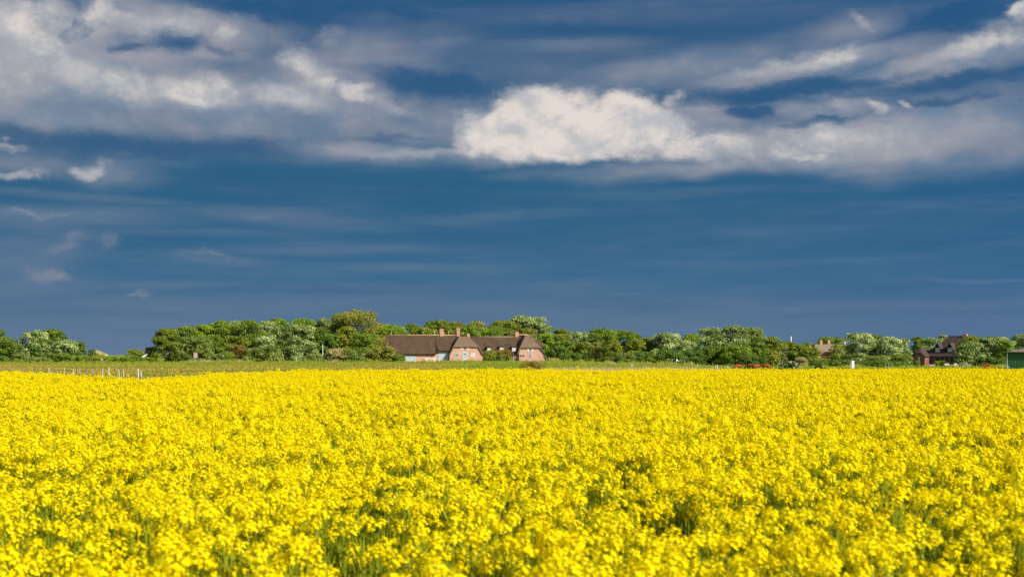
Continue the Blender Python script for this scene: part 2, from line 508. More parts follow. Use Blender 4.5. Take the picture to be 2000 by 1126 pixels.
# ------------------------------------------------------------------ rapeseed plants
m_petal, nt = material('rape_petal')
oi = nt.node('ShaderNodeObjectInfo').outputs['Random']
ta = nt.node('ShaderNodeAttribute', attribute_name='tint').outputs['Fac']
pc = nt.ramp(nt.math('ADD', nt.math('MULTIPLY', oi, 0.35), nt.math('MULTIPLY', ta, 0.65)),
             [(0.0, (0.76, 0.53, 0.001)), (0.5, (0.84, 0.675, 0.004)), (1.0, (0.88, 0.75, 0.012))])
dd = nt.node('ShaderNodeBsdfDiffuse'); nt.put(dd.inputs[0], pc)
tt = nt.node('ShaderNodeBsdfTranslucent'); nt.put(tt.inputs[0], pc)
mx = nt.node('ShaderNodeMixShader'); mx.inputs[0].default_value = 0.38
nt.l.new(dd.outputs[0], mx.inputs[1]); nt.l.new(tt.outputs[0], mx.inputs[2])
oo = nt.node('ShaderNodeOutputMaterial'); nt.l.new(mx.outputs[0], oo.inputs[0])
m_green = leaf_mat('rape_stem', [(0.0, (0.12, 0.17, 0.004)), (0.5, (0.20, 0.26, 0.006)), (1.0, (0.31, 0.34, 0.010))], 0.35, 0.8)


class Plant:
    def __init__(s): s.v = []; s.f = []; s.m = []; s.t = []
    def quad(s, pts, m, t):
        n = len(s.v); s.v += [tuple(p) for p in pts]; s.f.append((n, n + 1, n + 2, n + 3)); s.m.append(m); s.t += [t] * 4
    def stem(s, a, b, r0, r1, t):
        d = (b - a).normalized(); u = d.orthogonal().normalized(); w = d.cross(u)
        for k in range(3):
            c0, c1 = (2 * PI * k / 3, 2 * PI * (k + 1) / 3)
            p = lambda c, r, o: o + (u * math.cos(c) + w * math.sin(c)) * r
            s.quad([p(c0, r0, a), p(c1, r0, a), p(c1, r1, b), p(c0, r1, b)], 1, t)
    def flower(s, c, n, R, r, t):
        n = n.normalized(); u = n.orthogonal().normalized(); w = n.cross(u)
        ph = r.random() * PI
        for k in range(4):
            a = ph + k * PI / 2
            e = u * math.cos(a) + w * math.sin(a); g = n.cross(e)
            lift = n * (R * r.uniform(0.05, 0.4))
            s.quad([c, c + e * R * 0.55 + g * R * 0.42 + lift * 0.5, c + e * R * 1.05 + lift, c + e * R * 0.55 - g * R * 0.42 + lift * 0.5], 0, t + r.uniform(-0.15, 0.15))


def rape_plant(seed):
    r = random.Random(seed); P = Plant()
    H = 1.2
    top = Vector((r.uniform(-.05, .05), r.uniform(-.05, .05), H - 0.05))
    P.stem(Vector((0, 0, 0)), top * 0.5, 0.008, 0.006, 0.3); P.stem(top * 0.5, top, 0.006, 0.003, 0.5)
    heads = [(top, 1.0)]
    nb = r.randint(4, 6)
    for k in range(nb):
        a = 2 * PI * (k + r.uniform(-.3, .3)) / nb
        h0 = r.uniform(0.40, 0.72) * H; base = top * (h0 / top.z)
        ln = r.uniform(0.06, 0.17)
        zt = H - 0.05 - r.uniform(0.01, 0.30) * (0.5 + ln * 2.2)
        tip = Vector((base.x + math.cos(a) * ln, base.y + math.sin(a) * ln, zt))
        mid = (base + tip) * 0.5 + Vector((math.cos(a), math.sin(a), -0.5)) * 0.03
        P.stem(base, mid, 0.004, 0.0035, 0.55); P.stem(mid, tip, 0.0035, 0.0025, 0.6)
        heads.append((tip, r.uniform(0.65, 1.0)))
    for tip, q in heads:
        nfl = int(r.randint(26, 36) * q)
        hh = r.uniform(0.035, 0.06) * q; rad = r.uniform(0.034, 0.050) * (0.6 + 0.4 * q)
        for k in range(nfl):
            t = k / nfl
            a = k * 2.39996 + r.random()
            rr = rad * (0.55 + 0.5 * math.sin(min(1, t * 1.5 + 0.15) * PI * 0.5)) if t < 0.8 else rad * 0.5 * r.random()
            c = tip + Vector((math.cos(a) * rr, math.sin(a) * rr, -hh + hh * 1.05 * t + r.uniform(-.006, .006)))
            n = Vector((math.cos(a), math.sin(a), 0.45 + 1.2 * t))
            P.flower(c, n, r.uniform(0.0105, 0.0145), r, r.uniform(0.3, 0.9))
        for k in range(4):      # buds at the tip
            a = r.random() * 2 * PI
            c = tip + Vector((math.cos(a) * 0.008, math.sin(a) * 0.008, 0.008 + r.random() * 0.008))
            P.flower(c, Vector((math.cos(a), math.sin(a), 1.5)), 0.006, r, 0.1)
        for k in range(11):      # young pods below the flowers
            a = r.random() * 2 * PI; z = -hh - r.uniform(0.0, 0.17)
            c = tip + Vector((0, 0, z)); e = Vector((math.cos(a), math.sin(a), 0.7)) * r.uniform(0.03, 0.05)
            g = Vector((-math.sin(a), math.cos(a), 0)) * 0.0030
            P.quad([c - g, c + g, c + e + g * 0.4, c + e - g * 0.4], 1, r.uniform(0.6, 1.0))
    for k in range(16):         # leaves along the stem
        a = r.random() * 2 * PI; z = r.uniform(0.2, 0.8) * H
        L = r.uniform(0.10, 0.18) * (1.25 - z / H * 0.6); wd = L * 0.10
        c = top * (z / top.z); e = Vector((math.cos(a) * .7, math.sin(a) * .7, 0.9)); g = Vector((-math.sin(a), math.cos(a), 0)) * wd
        m = c + e * L * 0.55; tipv = c + Vector((e.x, e.y, 0.6)) * L * 1.1
        P.quad([c - g * .3, c + g * .3, m + g, m - g], 1, r.uniform(0.05, 0.5))
        P.quad([m - g, m + g, tipv + g * .2, tipv - g * .2], 1, r.uniform(0.05, 0.5))
    for k in range(9):          # slender side shoots that reach up between the flower heads
        a = r.random() * 2 * PI; d0 = r.uniform(0.02, 0.13)
        b0 = Vector((math.cos(a) * d0 * .5, math.sin(a) * d0 * .5, r.uniform(0.25, 0.5) * H)); b1 = Vector((math.cos(a) * d0, math.sin(a) * d0, r.uniform(0.68, 0.90) * H))
        P.stem(b0, b1, 0.0045, 0.003, r.uniform(0.4, 1.0))
        e = Vector((math.cos(a), math.sin(a), 1.1)) * r.uniform(0.05, 0.10); g = Vector((-math.sin(a), math.cos(a), 0)) * r.uniform(0.006, 0.011)
        c = b0.lerp(b1, r.uniform(0.5, 0.95))
        P.quad([c - g * .4, c + g * .4, c + e * .6 + g, c + e * .6 - g], 1, r.uniform(0.3, 0.9)); P.quad([c + e * .6 - g, c + e * .6 + g, c + e + g * .1, c + e - g * .1], 1, r.uniform(0.3, 0.9))
    return P


NVAR = 8
allv, allf, allm, allt, allvar = [], [], [], [], []
for k in range(NVAR):
    P = rape_plant(100 + k); n = len(allv)
    allv += P.v; allf += [tuple(i + n for i in f) for f in P.f]; allm += P.m; allt += P.t
    allvar += [k + 1] * len(P.v)

# where the plants stand
D0 = 18.0
ymax = 92.0
WID = 50.0
N = int(D0 * 2 * WID * ymax)
yy = rng.random(N) * ymax
xx = (rng.random(N) * 2 - 1) * WID
keep = (np.abs(xx) < 0.42 * yy + 8.5) & (yy > np.where(np.abs(xx) < 2.2, 3.3, 1.2)) & (yy < edge(xx, yy) + rng.normal(0, 0.35, N))


def vnoise(x, y, s, seed):
    r = np.random.default_rng(seed); T = r.random((256, 256))
    u = x / s; v = y / s
    i = np.floor(u).astype(int); j = np.floor(v).astype(int)
    a = u - i; b = v - j; a = a * a * (3 - 2 * a); b = b * b * (3 - 2 * b)
    g = lambda p, q: T[p & 255, q & 255]
    return (g(i, j) * (1 - a) + g(i + 1, j) * a) * (1 - b) + (g(i, j + 1) * (1 - a) + g(i + 1, j + 1) * a) * b


dens = 0.6 * vnoise(xx, yy, 0.42, 3) + 0.4 * vnoise(xx, yy, 1.5, 4)
keep &= rng.random(N) < smooth(0.22, 0.58, dens) * 0.55 + 0.45
px, py = xx[keep], yy[keep]
n = len(px)
hgt = 0.86 + 0.10 * vnoise(px, py, 2.6, 5) + 0.11 * vnoise(px, py, 0.5, 6) + rng.normal(0, 0.035, n)
hgt = np.clip(hgt, 0.78, 1.1)
hgt += np.where((edge(px, py) - py < 5) & (rng.random(n) < 0.05), rng.random(n) * 0.11, 0)
pz = gz(px, py)
print('rape plants', n)

me = bpy.data.meshes.new('rapeseed_plants')
PV = np.concatenate([np.array(allv, np.float32), np.stack([px, py, pz], -1).astype(np.float32)])
na = len(allv)
me.vertices.add(len(PV)); me.vertices.foreach_set('co', PV.ravel())
F = np.array(allf, np.int32)
me.loops.add(F.size); me.loops.foreach_set('vertex_index', F.ravel())
me.polygons.add(len(F)); me.polygons.foreach_set('loop_start', np.arange(0, F.size, 4, dtype=np.int32))
me.polygons.foreach_set('loop_total', np.full(len(F), 4, np.int32))
me.polygons.foreach_set('material_index', np.array(allm, np.int32))
me.update(calc_edges=True)


def attr(nm, typ, a, b):
    q = me.attributes.new(nm, typ, 'POINT')
    q.data.foreach_set('value', np.concatenate([np.asarray(a), np.asarray(b)]).astype(np.int32 if typ == 'INT' else np.float32))


attr('tint', 'FLOAT', allt, np.zeros(n))
attr('variant', 'INT', allvar, np.zeros(n))                       # 0 = a place where a plant stands
attr('which', 'INT', np.zeros(na), rng.integers(1, NVAR + 1, n))
attr('turn', 'FLOAT', np.zeros(na), rng.random(n) * 2 * PI)
attr('tall', 'FLOAT', np.zeros(na), hgt)
attr('lean', 'FLOAT', np.zeros(na), rng.normal(0, 0.07, n))
me.materials.append(m_petal); me.materials.append(m_green)
rape = link(bpy.data.objects.new('rapeseed_plants', me))
tag(rape, 'dense yellow rapeseed crop in full flower filling the field', 'rapeseed', kind='stuff')

ng = bpy.data.node_groups.new('plant_scatter', 'GeometryNodeTree')
ng.interface.new_socket('Geometry', in_out='INPUT', socket_type='NodeSocketGeometry')
ng.interface.new_socket('Geometry', in_out='OUTPUT', socket_type='NodeSocketGeometry')
G = ng.nodes; Lk = ng.links
gi = G.new('NodeGroupInput'); go = G.new('NodeGroupOutput')


def named(nm, typ):
    q = G.new('GeometryNodeInputNamedAttribute'); q.data_type = typ; q.inputs['Name'].default_value = nm
    return q.outputs['Attribute']


def equal(a, k):
    q = G.new('FunctionNodeCompare'); q.data_type = 'INT'; q.operation = 'EQUAL'
    Lk.new(a, q.inputs[2]); q.inputs[3].default_value = k
    return q.outputs[0]


sepp = G.new('GeometryNodeSeparateGeometry'); sepp.domain = 'POINT'
Lk.new(gi.outputs[0], sepp.inputs[0]); Lk.new(equal(named('variant', 'INT'), 0), sepp.inputs[1])
pts, rest = sepp.outputs[0], sepp.outputs[1]
cmb = G.new('ShaderNodeCombineXYZ'); Lk.new(named('lean', 'FLOAT'), cmb.inputs[0]); Lk.new(named('turn', 'FLOAT'), cmb.inputs[2])
join = G.new('GeometryNodeJoinGeometry')
for k in range(1, NVAR + 1):
    sv = G.new('GeometryNodeSeparateGeometry'); sv.domain = 'POINT'
    Lk.new(rest, sv.inputs[0]); Lk.new(equal(named('variant', 'INT'), k), sv.inputs[1])
    ip = G.new('GeometryNodeInstanceOnPoints')
    Lk.new(pts, ip.inputs['Points']); Lk.new(sv.outputs[0], ip.inputs['Instance'])
    Lk.new(equal(named('which', 'INT'), k), ip.inputs['Selection'])
    Lk.new(cmb.outputs[0], ip.inputs['Rotation']); Lk.new(named('tall', 'FLOAT'), ip.inputs['Scale'])
    Lk.new(ip.outputs[0], join.inputs[0])
Lk.new(join.outputs[0], go.inputs[0])
md = rape.modifiers.new('scatter', 'NODES'); md.node_group = ng
# ------------------------------------------------------------------ trees and shrubs
LEAF = {
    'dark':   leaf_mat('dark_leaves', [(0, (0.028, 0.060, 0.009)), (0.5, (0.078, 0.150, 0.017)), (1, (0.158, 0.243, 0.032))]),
    'green':  leaf_mat('green_leaves', [(0, (0.038, 0.072, 0.006)), (0.5, (0.114, 0.185, 0.012)), (1, (0.227, 0.312, 0.027))]),
    'lime':   leaf_mat('lime_leaves', [(0, (0.066, 0.123, 0.007)), (0.5, (0.145, 0.238, 0.011)), (1, (0.255, 0.361, 0.025))]),
    'olive':  leaf_mat('olive_leaves', [(0, (0.054, 0.077, 0.007)), (0.5, (0.154, 0.206, 0.014)), (1, (0.282, 0.324, 0.031))]),
    'brown':  leaf_mat('brown_olive_leaves', [(0, (0.06, 0.075, 0.010)), (0.45, (0.17, 0.20, 0.022)), (1, (0.38, 0.35, 0.08))]),
    'silver': leaf_mat('silver_leaves', [(0, (0.032, 0.063, 0.011)), (0.4, (0.127, 0.201, 0.037)), (0.72, (0.359, 0.454, 0.169)), (1, (0.655, 0.729, 0.422))]),
    'sage':   leaf_mat('sage_leaves', [(0, (0.042, 0.075, 0.010)), (0.5, (0.155, 0.215, 0.036)), (1, (0.31, 0.38, 0.10))]),
    'tan':    leaf_mat('tan_leaves', [(0, (0.13, 0.13, 0.04)), (0.5, (0.29, 0.27, 0.10)), (1, (0.50, 0.43, 0.20))]),
    'rust':   leaf_mat('rust_leaves', [(0, (0.06, 0.06, 0.012)), (0.5, (0.18, 0.135, 0.022)), (1, (0.32, 0.22, 0.05))]),
    'blossom': leaf_mat('blossom_leaves', [(0, (0.025, 0.05, 0.01)), (0.6, (0.09, 0.14, 0.02)), (0.72, (0.12, 0.17, 0.03)), (0.8, (0.68, 0.68, 0.60)), (1, (0.80, 0.79, 0.72))]),
}
m_bark = plain('grey_bark', (0.15, 0.12, 0.09), (0.08, 0.065, 0.05), 3.0, 0.9, 0.1, stretch=(1, 1, 0.3))
m_bark_pale = plain('pale_bark', (0.36, 0.33, 0.26), (0.20, 0.18, 0.13), 3.0, 0.9, 0.1, stretch=(1, 1, 0.3))
TOTAL = [0]


def leaf_cloud(rng, cen, rad, cnt, size, stray=0.12, wisp=0.0):
    """leaf-sized quads on the shells of many clumps. cen (k,3), rad (k,3)"""
    k = len(cen)
    idx = rng.choice(k, cnt, p=(rad[:, 0] * rad[:, 2]) / (rad[:, 0] * rad[:, 2]).sum())
    d = rng.normal(size=(cnt, 3)); d[:, 2] = np.where(d[:, 2] < -0.5, -d[:, 2] * 0.6, d[:, 2])
    d /= np.linalg.norm(d, axis=1)[:, None]
    rr = 1.0 - np.abs(rng.normal(0, 0.22, cnt)) + (rng.random(cnt) < stray) * rng.random(cnt) * 0.38
    p = cen[idx] + d * rad[idx] * rr[:, None]
    nrm = d * 0.8 + rng.normal(0, 0.55, (cnt, 3)) + np.array([0, 0, 0.25])
    nrm /= np.linalg.norm(nrm, axis=1)[:, None]
    t = rng.normal(size=(cnt, 3)) + np.array([0, 0, wisp * 2.5])
    t -= nrm * (t * nrm).sum(1)[:, None]; t /= np.linalg.norm(t, axis=1)[:, None]
    b = np.cross(nrm, t)
    s = size * rng.uniform(0.6, 1.25, cnt)
    a = s[:, None] * t * (0.62 + 0.5 * wisp); c = s[:, None] * b * (0.36 - 0.16 * wisp)
    V = np.stack([p - a, p + c * 1.0 - a * 0.1, p + a, p - c - a * 0.1], 1).reshape(-1, 3)
    F = np.arange(cnt * 4, dtype=np.int32).reshape(-1, 4)
    ck = rng.normal(0, 0.10, k)
    tint = np.clip(0.5 + ck[idx] + rng.normal(0, 0.19, cnt), 0, 1)
    return V, F, np.repeat(tint, 4)


def tree(kind, x0, x1, top, D, label, cat='tree', bottom=0.04, lean=0.0, trunk='bark', seed=None, name=None, clump=0.17,
         size=None, fill=1.0, wisp=0.0, group=None, peak=0.42, flat=2.6, bare=0.0):
    TOTAL[0] += 1
    rng = np.random.default_rng(1000 + TOTAL[0] * 7 if seed is None else seed)
    xc = (x0 + x1) / 2
    pl = at(x0, 700, D); pr = at(x1, 700, D); X = (pl.x + pr.x) / 2; Wd = (pr.x - pl.x)
    g = gzf(X, D); Ht = at(xc, top, D).z - g
    if Ht < 0.4: Ht = 0.4
    Wd *= 1.36 if D >= 362 else 1.22
    hw = Wd / 2; dp = min(max(hw * 0.85, Ht * 0.25), 6.5)
    z0 = bottom * Ht
    # clumps fill a rounded, irregular envelope
    r0 = clump * min(Wd * 0.8, Ht) * 1.0
    nk = int(np.clip(5.0 * (Wd * Ht) / (r0 * r0 * PI), 24, 200))
    w = rng.random(nk) ** 1.05; ang = rng.random(nk) * 2 * PI
    q = np.sqrt(rng.random(nk)) ** 0.8
    prof = (1 - np.clip(np.abs(w - peak) / np.where(w > peak, 1 - peak, peak + 0.9), 0, 1) ** flat) ** (1 / flat)
    prof = prof * rng.uniform(0.86, 1.06, nk)
    rx = np.maximum(hw * prof - r0 * 0.62, 0.02); ry = np.maximum(dp * prof - r0 * 0.6, 0.02)
    zz = z0 + (Ht - z0) * w
    zz = np.minimum(zz, Ht - r0 * 0.72); zz = np.maximum(zz, z0 + r0 * 0.35)
    cen = np.stack([np.cos(ang) * q * rx + lean * Wd * (w - 0.4), np.sin(ang) * q * ry, zz], 1)
    # make sure the top and both flanks are reached
    cen[0] = (lean * Wd * 0.5, 0, Ht - r0 * 0.78)
    rad = r0 * rng.uniform(0.7, 1.2, (nk, 1)) * np.array([1.0, 0.95, 0.72])
    size = size or (0.29 if Ht > 3 else 0.2)
    cnt = int(np.clip(fill * 11.0 * (Wd * Ht * 0.8) / (size * size * 0.446), 320, 26000))
    V, F, T = leaf_cloud(rng, cen, rad, cnt, size, 0.16, wisp)
    V[:, 2] = np.maximum(V[:, 2], -0.02)
    nm = name or ('shrub' if cat in ('shrub', 'hedge') else 'tree')
    root = empty(nm, (X, D, g)); tag(root, label, cat, group)
    mesh_np('foliage' if nm == 'shrub' else 'crown', V, F, LEAF[kind], root, T)
    mb = MB(); bm_ = m_bark_pale if trunk == 'pale' else m_bark
    if nm == 'shrub':
        for k in range(5):
            c = cen[k % nk]; b = (c[0] * 0.25, c[1] * 0.25, -0.05)
            mb.tube([b, (c[0] * 0.7, c[1] * 0.7, c[2] * 0.6), tuple(c)], [0.05, 0.035, 0.015], 4)
        mb.build('stem', bm_, root)
    else:
        tr = 0.022 * Ht + 0.05
        zt = z0 + (Ht - z0) * 0.45
        bx = lean * Wd * 0.1
        p1 = (bx * .5 + rng.normal(0, .1), 0, zt * .5); p2 = (bx + rng.normal(0, .15), 0, zt)
        mb.tube([(0, 0, -0.1), p1, p2, (lean * Wd * .35, 0, Ht * 0.82)], [tr * 1.25, tr, tr * .75, tr * .2], 6)
        order = np.argsort(-np.abs(cen[:, 0]))[:7]
        for k in order:
            c = cen[k]; s = rng.uniform(0.35, 0.95)
            st = (p1[0] + (p2[0] - p1[0]) * s, 0, p1[2] + (p2[2] - p1[2]) * s)
            mdl = (st[0] * .45 + c[0] * .55, c[1] * .5, st[2] * .4 + c[2] * .6)
            mb.tube([st, mdl, tuple(c)], [tr * .5, tr * .32, tr * .1], 5)
        mb.build('trunk', bm_, root)
        if bare:
            tw = MB()
            for k in range(int(bare)):
                c = cen[rng.integers(nk)]; e = (c[0] * .95 + rng.normal(0, r0 * .3), c[1] + rng.normal(0, r0 * .3), min(Ht * 1.01, c[2] + rng.uniform(.5, 1.15) * r0))
                e = (float(np.clip(e[0], -hw, hw)), e[1], e[2])
                tw.tube([p2, tuple(c), ((c[0] + e[0]) / 2, (c[1] + e[1]) / 2, (c[2] * .45 + e[2] * .55)), e], [0.04, 0.035, 0.028, 0.016], 3)
            tw.build('twigs', m_bark_pale, root)
    return root


def shrub(kind, x0, x1, top, D, label, **kw):
    kw.setdefault('bottom', 0.0); kw.setdefault('cat', 'shrub'); kw.setdefault('clump', 0.34); kw.setdefault('peak', 0.3)
    return tree(kind, x0, x1, top, D, label, **kw)


# ---- far left
tree('dark', -40, 12, 637, 330, 'tall dark green tree cut off by the left edge', lean=-0.1)
tree('green', -12, 42, 660, 326, 'mid green tree right of the cut off tree at the left edge', bottom=0.02)
tree('silver', 37, 92, 645, 338, 'silver leaved poplar at far left with pale windswept top', lean=0.08, bottom=0.02)
tree('green', 70, 128, 643, 344, 'rounded green tree topping the far left clump', bottom=0.02)
tree('silver', 98, 150, 664, 334, 'pale silver poplar sloping down right of the far left clump', lean=0.15, bottom=0.02, peak=0.25)
tree('dark', 58, 82, 675, 328, 'small dark green tree between the far left silver poplars', bottom=0.02)
tree('dark', 136, 167, 667, 350, 'small dark tree leaning right of the far left poplars', lean=0.1, bottom=0.02, peak=0.3)
tree('dark', 170, 190, 682, 352, 'little dark green tree beside the distant yellowish roof', bottom=0.02)
shrub('dark', -20, 14, 694, 318, 'dark bush at the left edge above the brown meadow')
shrub('sage', 18, 58, 690, 320, 'greyish green bush under the far left silver poplar')
shrub('sage', 48, 100, 697, 318, 'low pale green bush under the far left rounded tree')
shrub('green', 92, 138, 690, 322, 'green hedge bush below the sloping silver poplar')
shrub('lime', 128, 178, 694, 324, 'yellowish green hedge bush left of the gap in the trees')
shrub('olive', 168, 216, 693, 322, 'olive hedge bush below the little dark tree')
shrub('lime', 205, 250, 695, 330, 'bright green hedge bush in the gap of the treeline')
shrub('green', 222, 282, 694, 326, 'broad dark green hedge bush left of the big grove')
shrub('green', 268, 306, 697, 322, 'green bush by the left foot of the big grove')
shrub('olive', 244, 275, 682, 430, 'far round tree on the horizon left of the grove', cat='tree', name='tree')
tree('green', 283, 308, 677, 345, 'small green tree beside the distant white house', bottom=0.02)
# ---- big grove, left part
tree('olive', 299, 348, 641, 340, 'dark olive tree at the left end of the big grove', bottom=0.12, fill=0.9)
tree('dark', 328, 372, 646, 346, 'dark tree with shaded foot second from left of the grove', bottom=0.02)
tree('green', 338, 388, 637, 352, 'green tree on the rising left shoulder of the grove', bottom=0.02)
tree('lime', 372, 420, 634, 356, 'yellowish green treetop on the left shoulder of the grove', bottom=0.02)
tree('sage', 354, 412, 657, 334, 'light green round tree behind the wooden board', bottom=0.0, peak=0.35)
tree('green', 405, 452, 625, 358, 'tall green tree where the grove reaches its full height', bottom=0.02)
tree('silver', 432, 478, 627, 362, 'silver treetop between two green trees of the grove', bottom=0.2, peak=0.6)
tree('green', 396, 446, 655, 340, 'mid green tree low in the front of the grove', bottom=0.02)
tree('olive', 436, 484, 655, 341, 'olive green tree low in the front of the grove', bottom=0.02)
tree('green', 455, 517, 625, 356, 'broad green tree with brown twigs near its top', bottom=0.02, bare=22)
tree('silver', 498, 548, 627, 360, 'silver poplar top in the middle of the grove', bottom=0.2, peak=0.6)
shrub('rust', 453, 484, 673, 332, 'brownish shrub in front of the grove', bottom=0.0)
shrub('blossom', 424, 438, 692, 328, 'small cream flowering bush in front of the grove')
shrub('green', 434, 458, 684, 330, 'green shrub left of the brownish shrub')
tree('silver', 498, 556, 655, 336, 'silver green tree low in front of the grove', bottom=0.0, peak=0.35)
shrub('sage', 476, 524, 679, 330, 'pale green bush right of the brownish shrub')
shrub('sage', 515, 552, 672, 329, 'tall pale green bush under the silver green tree')
tree('lime', 520, 562, 622, 364, 'bright green treetop behind the biggest silver poplar', bottom=0.2)
tree('silver', 545, 618, 632, 336, 'biggest silver poplar of the grove standing full to the ground', bottom=0.0, peak=0.45, flat=2.6)
tree('lime', 566, 616, 623, 366, 'yellow green dome peeking above the biggest silver poplar', bottom=0.2)
tree('green', 606, 650, 640, 344, 'green tree between the silver poplar and the brown tree', bottom=0.02)
tree('sage', 612, 655, 622, 360, 'pale green tree left of the tall brownish tree', bottom=0.02)
tree('dark', 618, 668, 652, 338, 'dark tree with deep shade behind the white pole', bottom=0.02)
shrub('sage', 598, 632, 690, 331, 'low green bush at the foot of the white pole')
tree('green', 640, 690, 613, 352, 'green left flank of the tall brownish tree', bottom=0.02)
tree('brown', 648, 748, 605, 345, 'tallest tree with a brownish olive dome left of the farmhouse', bottom=0.02, bare=60, flat=2.3, peak=0.4, size=0.27, fill=2.2, wisp=0.25)
tree('olive', 652, 700, 638, 341, 'olive tree under the left side of the brownish dome', bottom=0.0)
tree('green', 690, 740, 650, 340, 'green tree under the right side of the brownish dome', bottom=0.02)
shrub('tan', 634, 688, 681, 320, 'tan and grey green willow bush in front of the brownish tree', wisp=0.3)
shrub('sage', 662, 708, 683, 319, 'grey green bush right of the tan willow bush')
shrub('brown', 698, 738, 684, 324, 'brownish olive bush in the row left of the farmhouse')
shrub('brown', 724, 782, 676, 326, 'tall brownish olive bush hiding the left end of the farmhouse')
shrub('green', 752, 790, 692, 326, 'low green bush by the left grey barn door')
# ---- behind the farmhouses
tree('olive', 722, 766, 633, 378, 'olive tree between the brownish dome and the thatched ridge', bottom=0.02)
tree('lime', 738, 796, 634, 372, 'yellow green tree rising over the left end of the thatch', bottom=0.02)
tree('lime', 758, 800, 640, 366, 'brightest lime tree just above the left thatched ridge', bottom=0.02, size=0.26)
tree('green', 784, 820, 632, 382, 'green treetop behind the lime tree', bottom=0.02)
tree('olive', 800, 856, 638, 370, 'olive tree behind the long thatched ridge', bottom=0.02)
tree('dark', 824, 862, 626, 376, 'dark rounded tree left of the first tall chimney', bottom=0.02)
tree('olive', 840, 880, 625, 374, 'olive tree behind the first tall chimney', bottom=0.02)
tree('olive', 866, 912, 628, 380, 'thin olive tree between the two tall chimneys', bottom=0.02, bare=30, fill=0.75)
tree('lime', 896, 936, 634, 372, 'yellow green tree right of the second tall chimney', bottom=0.02)
tree('brown', 908, 952, 627, 392, 'thin twiggy tree nearly bare against the sky', bottom=0.2, bare=60, fill=0.3)
tree('lime', 932, 962, 640, 374, 'small lime tree behind the small chimney', bottom=0.02)
tree('green', 940, 986, 636, 378, 'green tree above the left end of the dormer roof', bottom=0.02)
tree('dark', 950, 982, 645, 368, 'very dark tree just behind the dormer roof', bottom=0.0)
tree('olive', 955, 1018, 626, 384, 'olive brown tree with a broad top behind the dormer roof', bottom=0.02, bare=25)
tree('green', 982, 1010, 645, 368, 'green tree left of the right chimney', bottom=0.02)
tree('brown', 1008, 1046, 640, 372, 'brownish tree behind the right chimney', bottom=0.02, bare=15)
tree('silver', 994, 1046, 616, 386, 'leftmost big silver poplar whose pale crown tops the right farmhouse', bottom=0.02, peak=0.5)
tree('silver', 1040, 1086, 634, 382, 'right shoulder of the big silver poplars sloping down', bottom=0.02, peak=0.35)
tree('silver', 1018, 1070, 619, 384, 'middle of the three big silver poplars behind the right farmhouse', bottom=0.1, peak=0.45)
tree('lime', 1044, 1084, 652, 366, 'bright green tree hugging the right gable of the farmhouse', bottom=0.0, peak=0.35, size=0.34)
# ---- right of the farmhouses
tree('olive', 1074, 1112, 642, 372, 'olive brown tree right of the big silver poplars', bottom=0.02)
tree('silver', 1100, 1150, 648, 380, 'low silver treetop right of the farmhouse', bottom=0.02, peak=0.55)
tree('silver', 1132, 1168, 652, 378, 'second low silver treetop beside the tall green tree', bottom=0.02, peak=0.5)
tree('green', 1082, 1126, 664, 352, 'green tree in front of the low silver treetops', bottom=0.0)
tree('dark', 1066, 1112, 676, 346, 'dark bushy tree right of the farmhouse gable', bottom=0.0)
tree('olive', 1116, 1162, 668, 350, 'olive tree left of the pale trunked birches', bottom=0.0)
tree('green', 1144, 1206, 641, 364, 'tall green tree with a flat top in the middle of the right grove', bottom=0.02, flat=2.8)
tree('brown', 1152, 1176, 668, 340, 'slim birch with tan leaves and pale stems', bottom=0.2, trunk='pale', fill=0.6, wisp=0.4)
tree('olive', 1174, 1212, 664, 336, 'slender young tree with a clear pale trunk', bottom=0.3, trunk='pale', fill=0.7)
tree('green', 1196, 1240, 645, 366, 'rounded dark green tree right of the flat topped one', bottom=0.02)
tree('dark', 1226, 1256, 651, 370, 'dark narrow treetop in the right grove', bottom=0.02)
tree('olive', 1216, 1262, 662, 352, 'olive tree in front of the dark narrow treetop', bottom=0.02)
tree('olive', 1246, 1282, 659, 356, 'olive tree left of the single silver dome', bottom=0.02)
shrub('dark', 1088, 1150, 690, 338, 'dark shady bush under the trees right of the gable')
shrub('sage', 1198, 1242, 689, 330, 'feathery pale green bush below the right grove', wisp=0.3)
shrub('dark', 1230, 1272, 686, 332, 'dense dark green bush right of the feathery bush')
tree('dark', 1252, 1306, 668, 366, 'dark low tree behind the left side of the silver dome', bottom=0.0)
tree('silver', 1268, 1336, 650, 352, 'single silver dome poplar in the middle right', bottom=0.0, peak=0.35)
tree('silver', 1320, 1362, 664, 354, 'smaller silver tree right of the silver dome', bottom=0.02)
tree('lime', 1328, 1370, 652, 370, 'smooth yellow green dome between two silver trees', bottom=0.02)
shrub('dark', 1286, 1336, 684, 334, 'dark bush behind the small pale flag')
shrub('green', 1262, 1296, 690, 334, 'green bush left of the small pale flag')
shrub('dark', 1328, 1378, 682, 336, 'dark bush right of the small pale flag')
tree('silver', 1364, 1424, 640, 362, 'tall silver poplar left of the widest crown on the right', bottom=0.02)
tree('silver', 1404, 1462, 636, 360, 'highest crown of the right poplars with mixed green and silver', bottom=0.02)
tree('sage', 1436, 1490, 640, 364, 'right flank of the highest poplars falling to the right', bottom=0.02, peak=0.35, lean=0.08)
tree('green', 1368, 1410, 675, 338, 'low spreading tree with dark shade to its left', bottom=0.25)
tree('lime', 1404, 1470, 675, 334, 'yellow green spreading tree behind the cows', bottom=0.2)
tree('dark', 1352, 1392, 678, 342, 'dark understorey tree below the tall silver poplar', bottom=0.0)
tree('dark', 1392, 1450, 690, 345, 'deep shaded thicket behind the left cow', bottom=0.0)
tree('green', 1460, 1502, 668, 342, 'green tree above the cows', bottom=0.02)
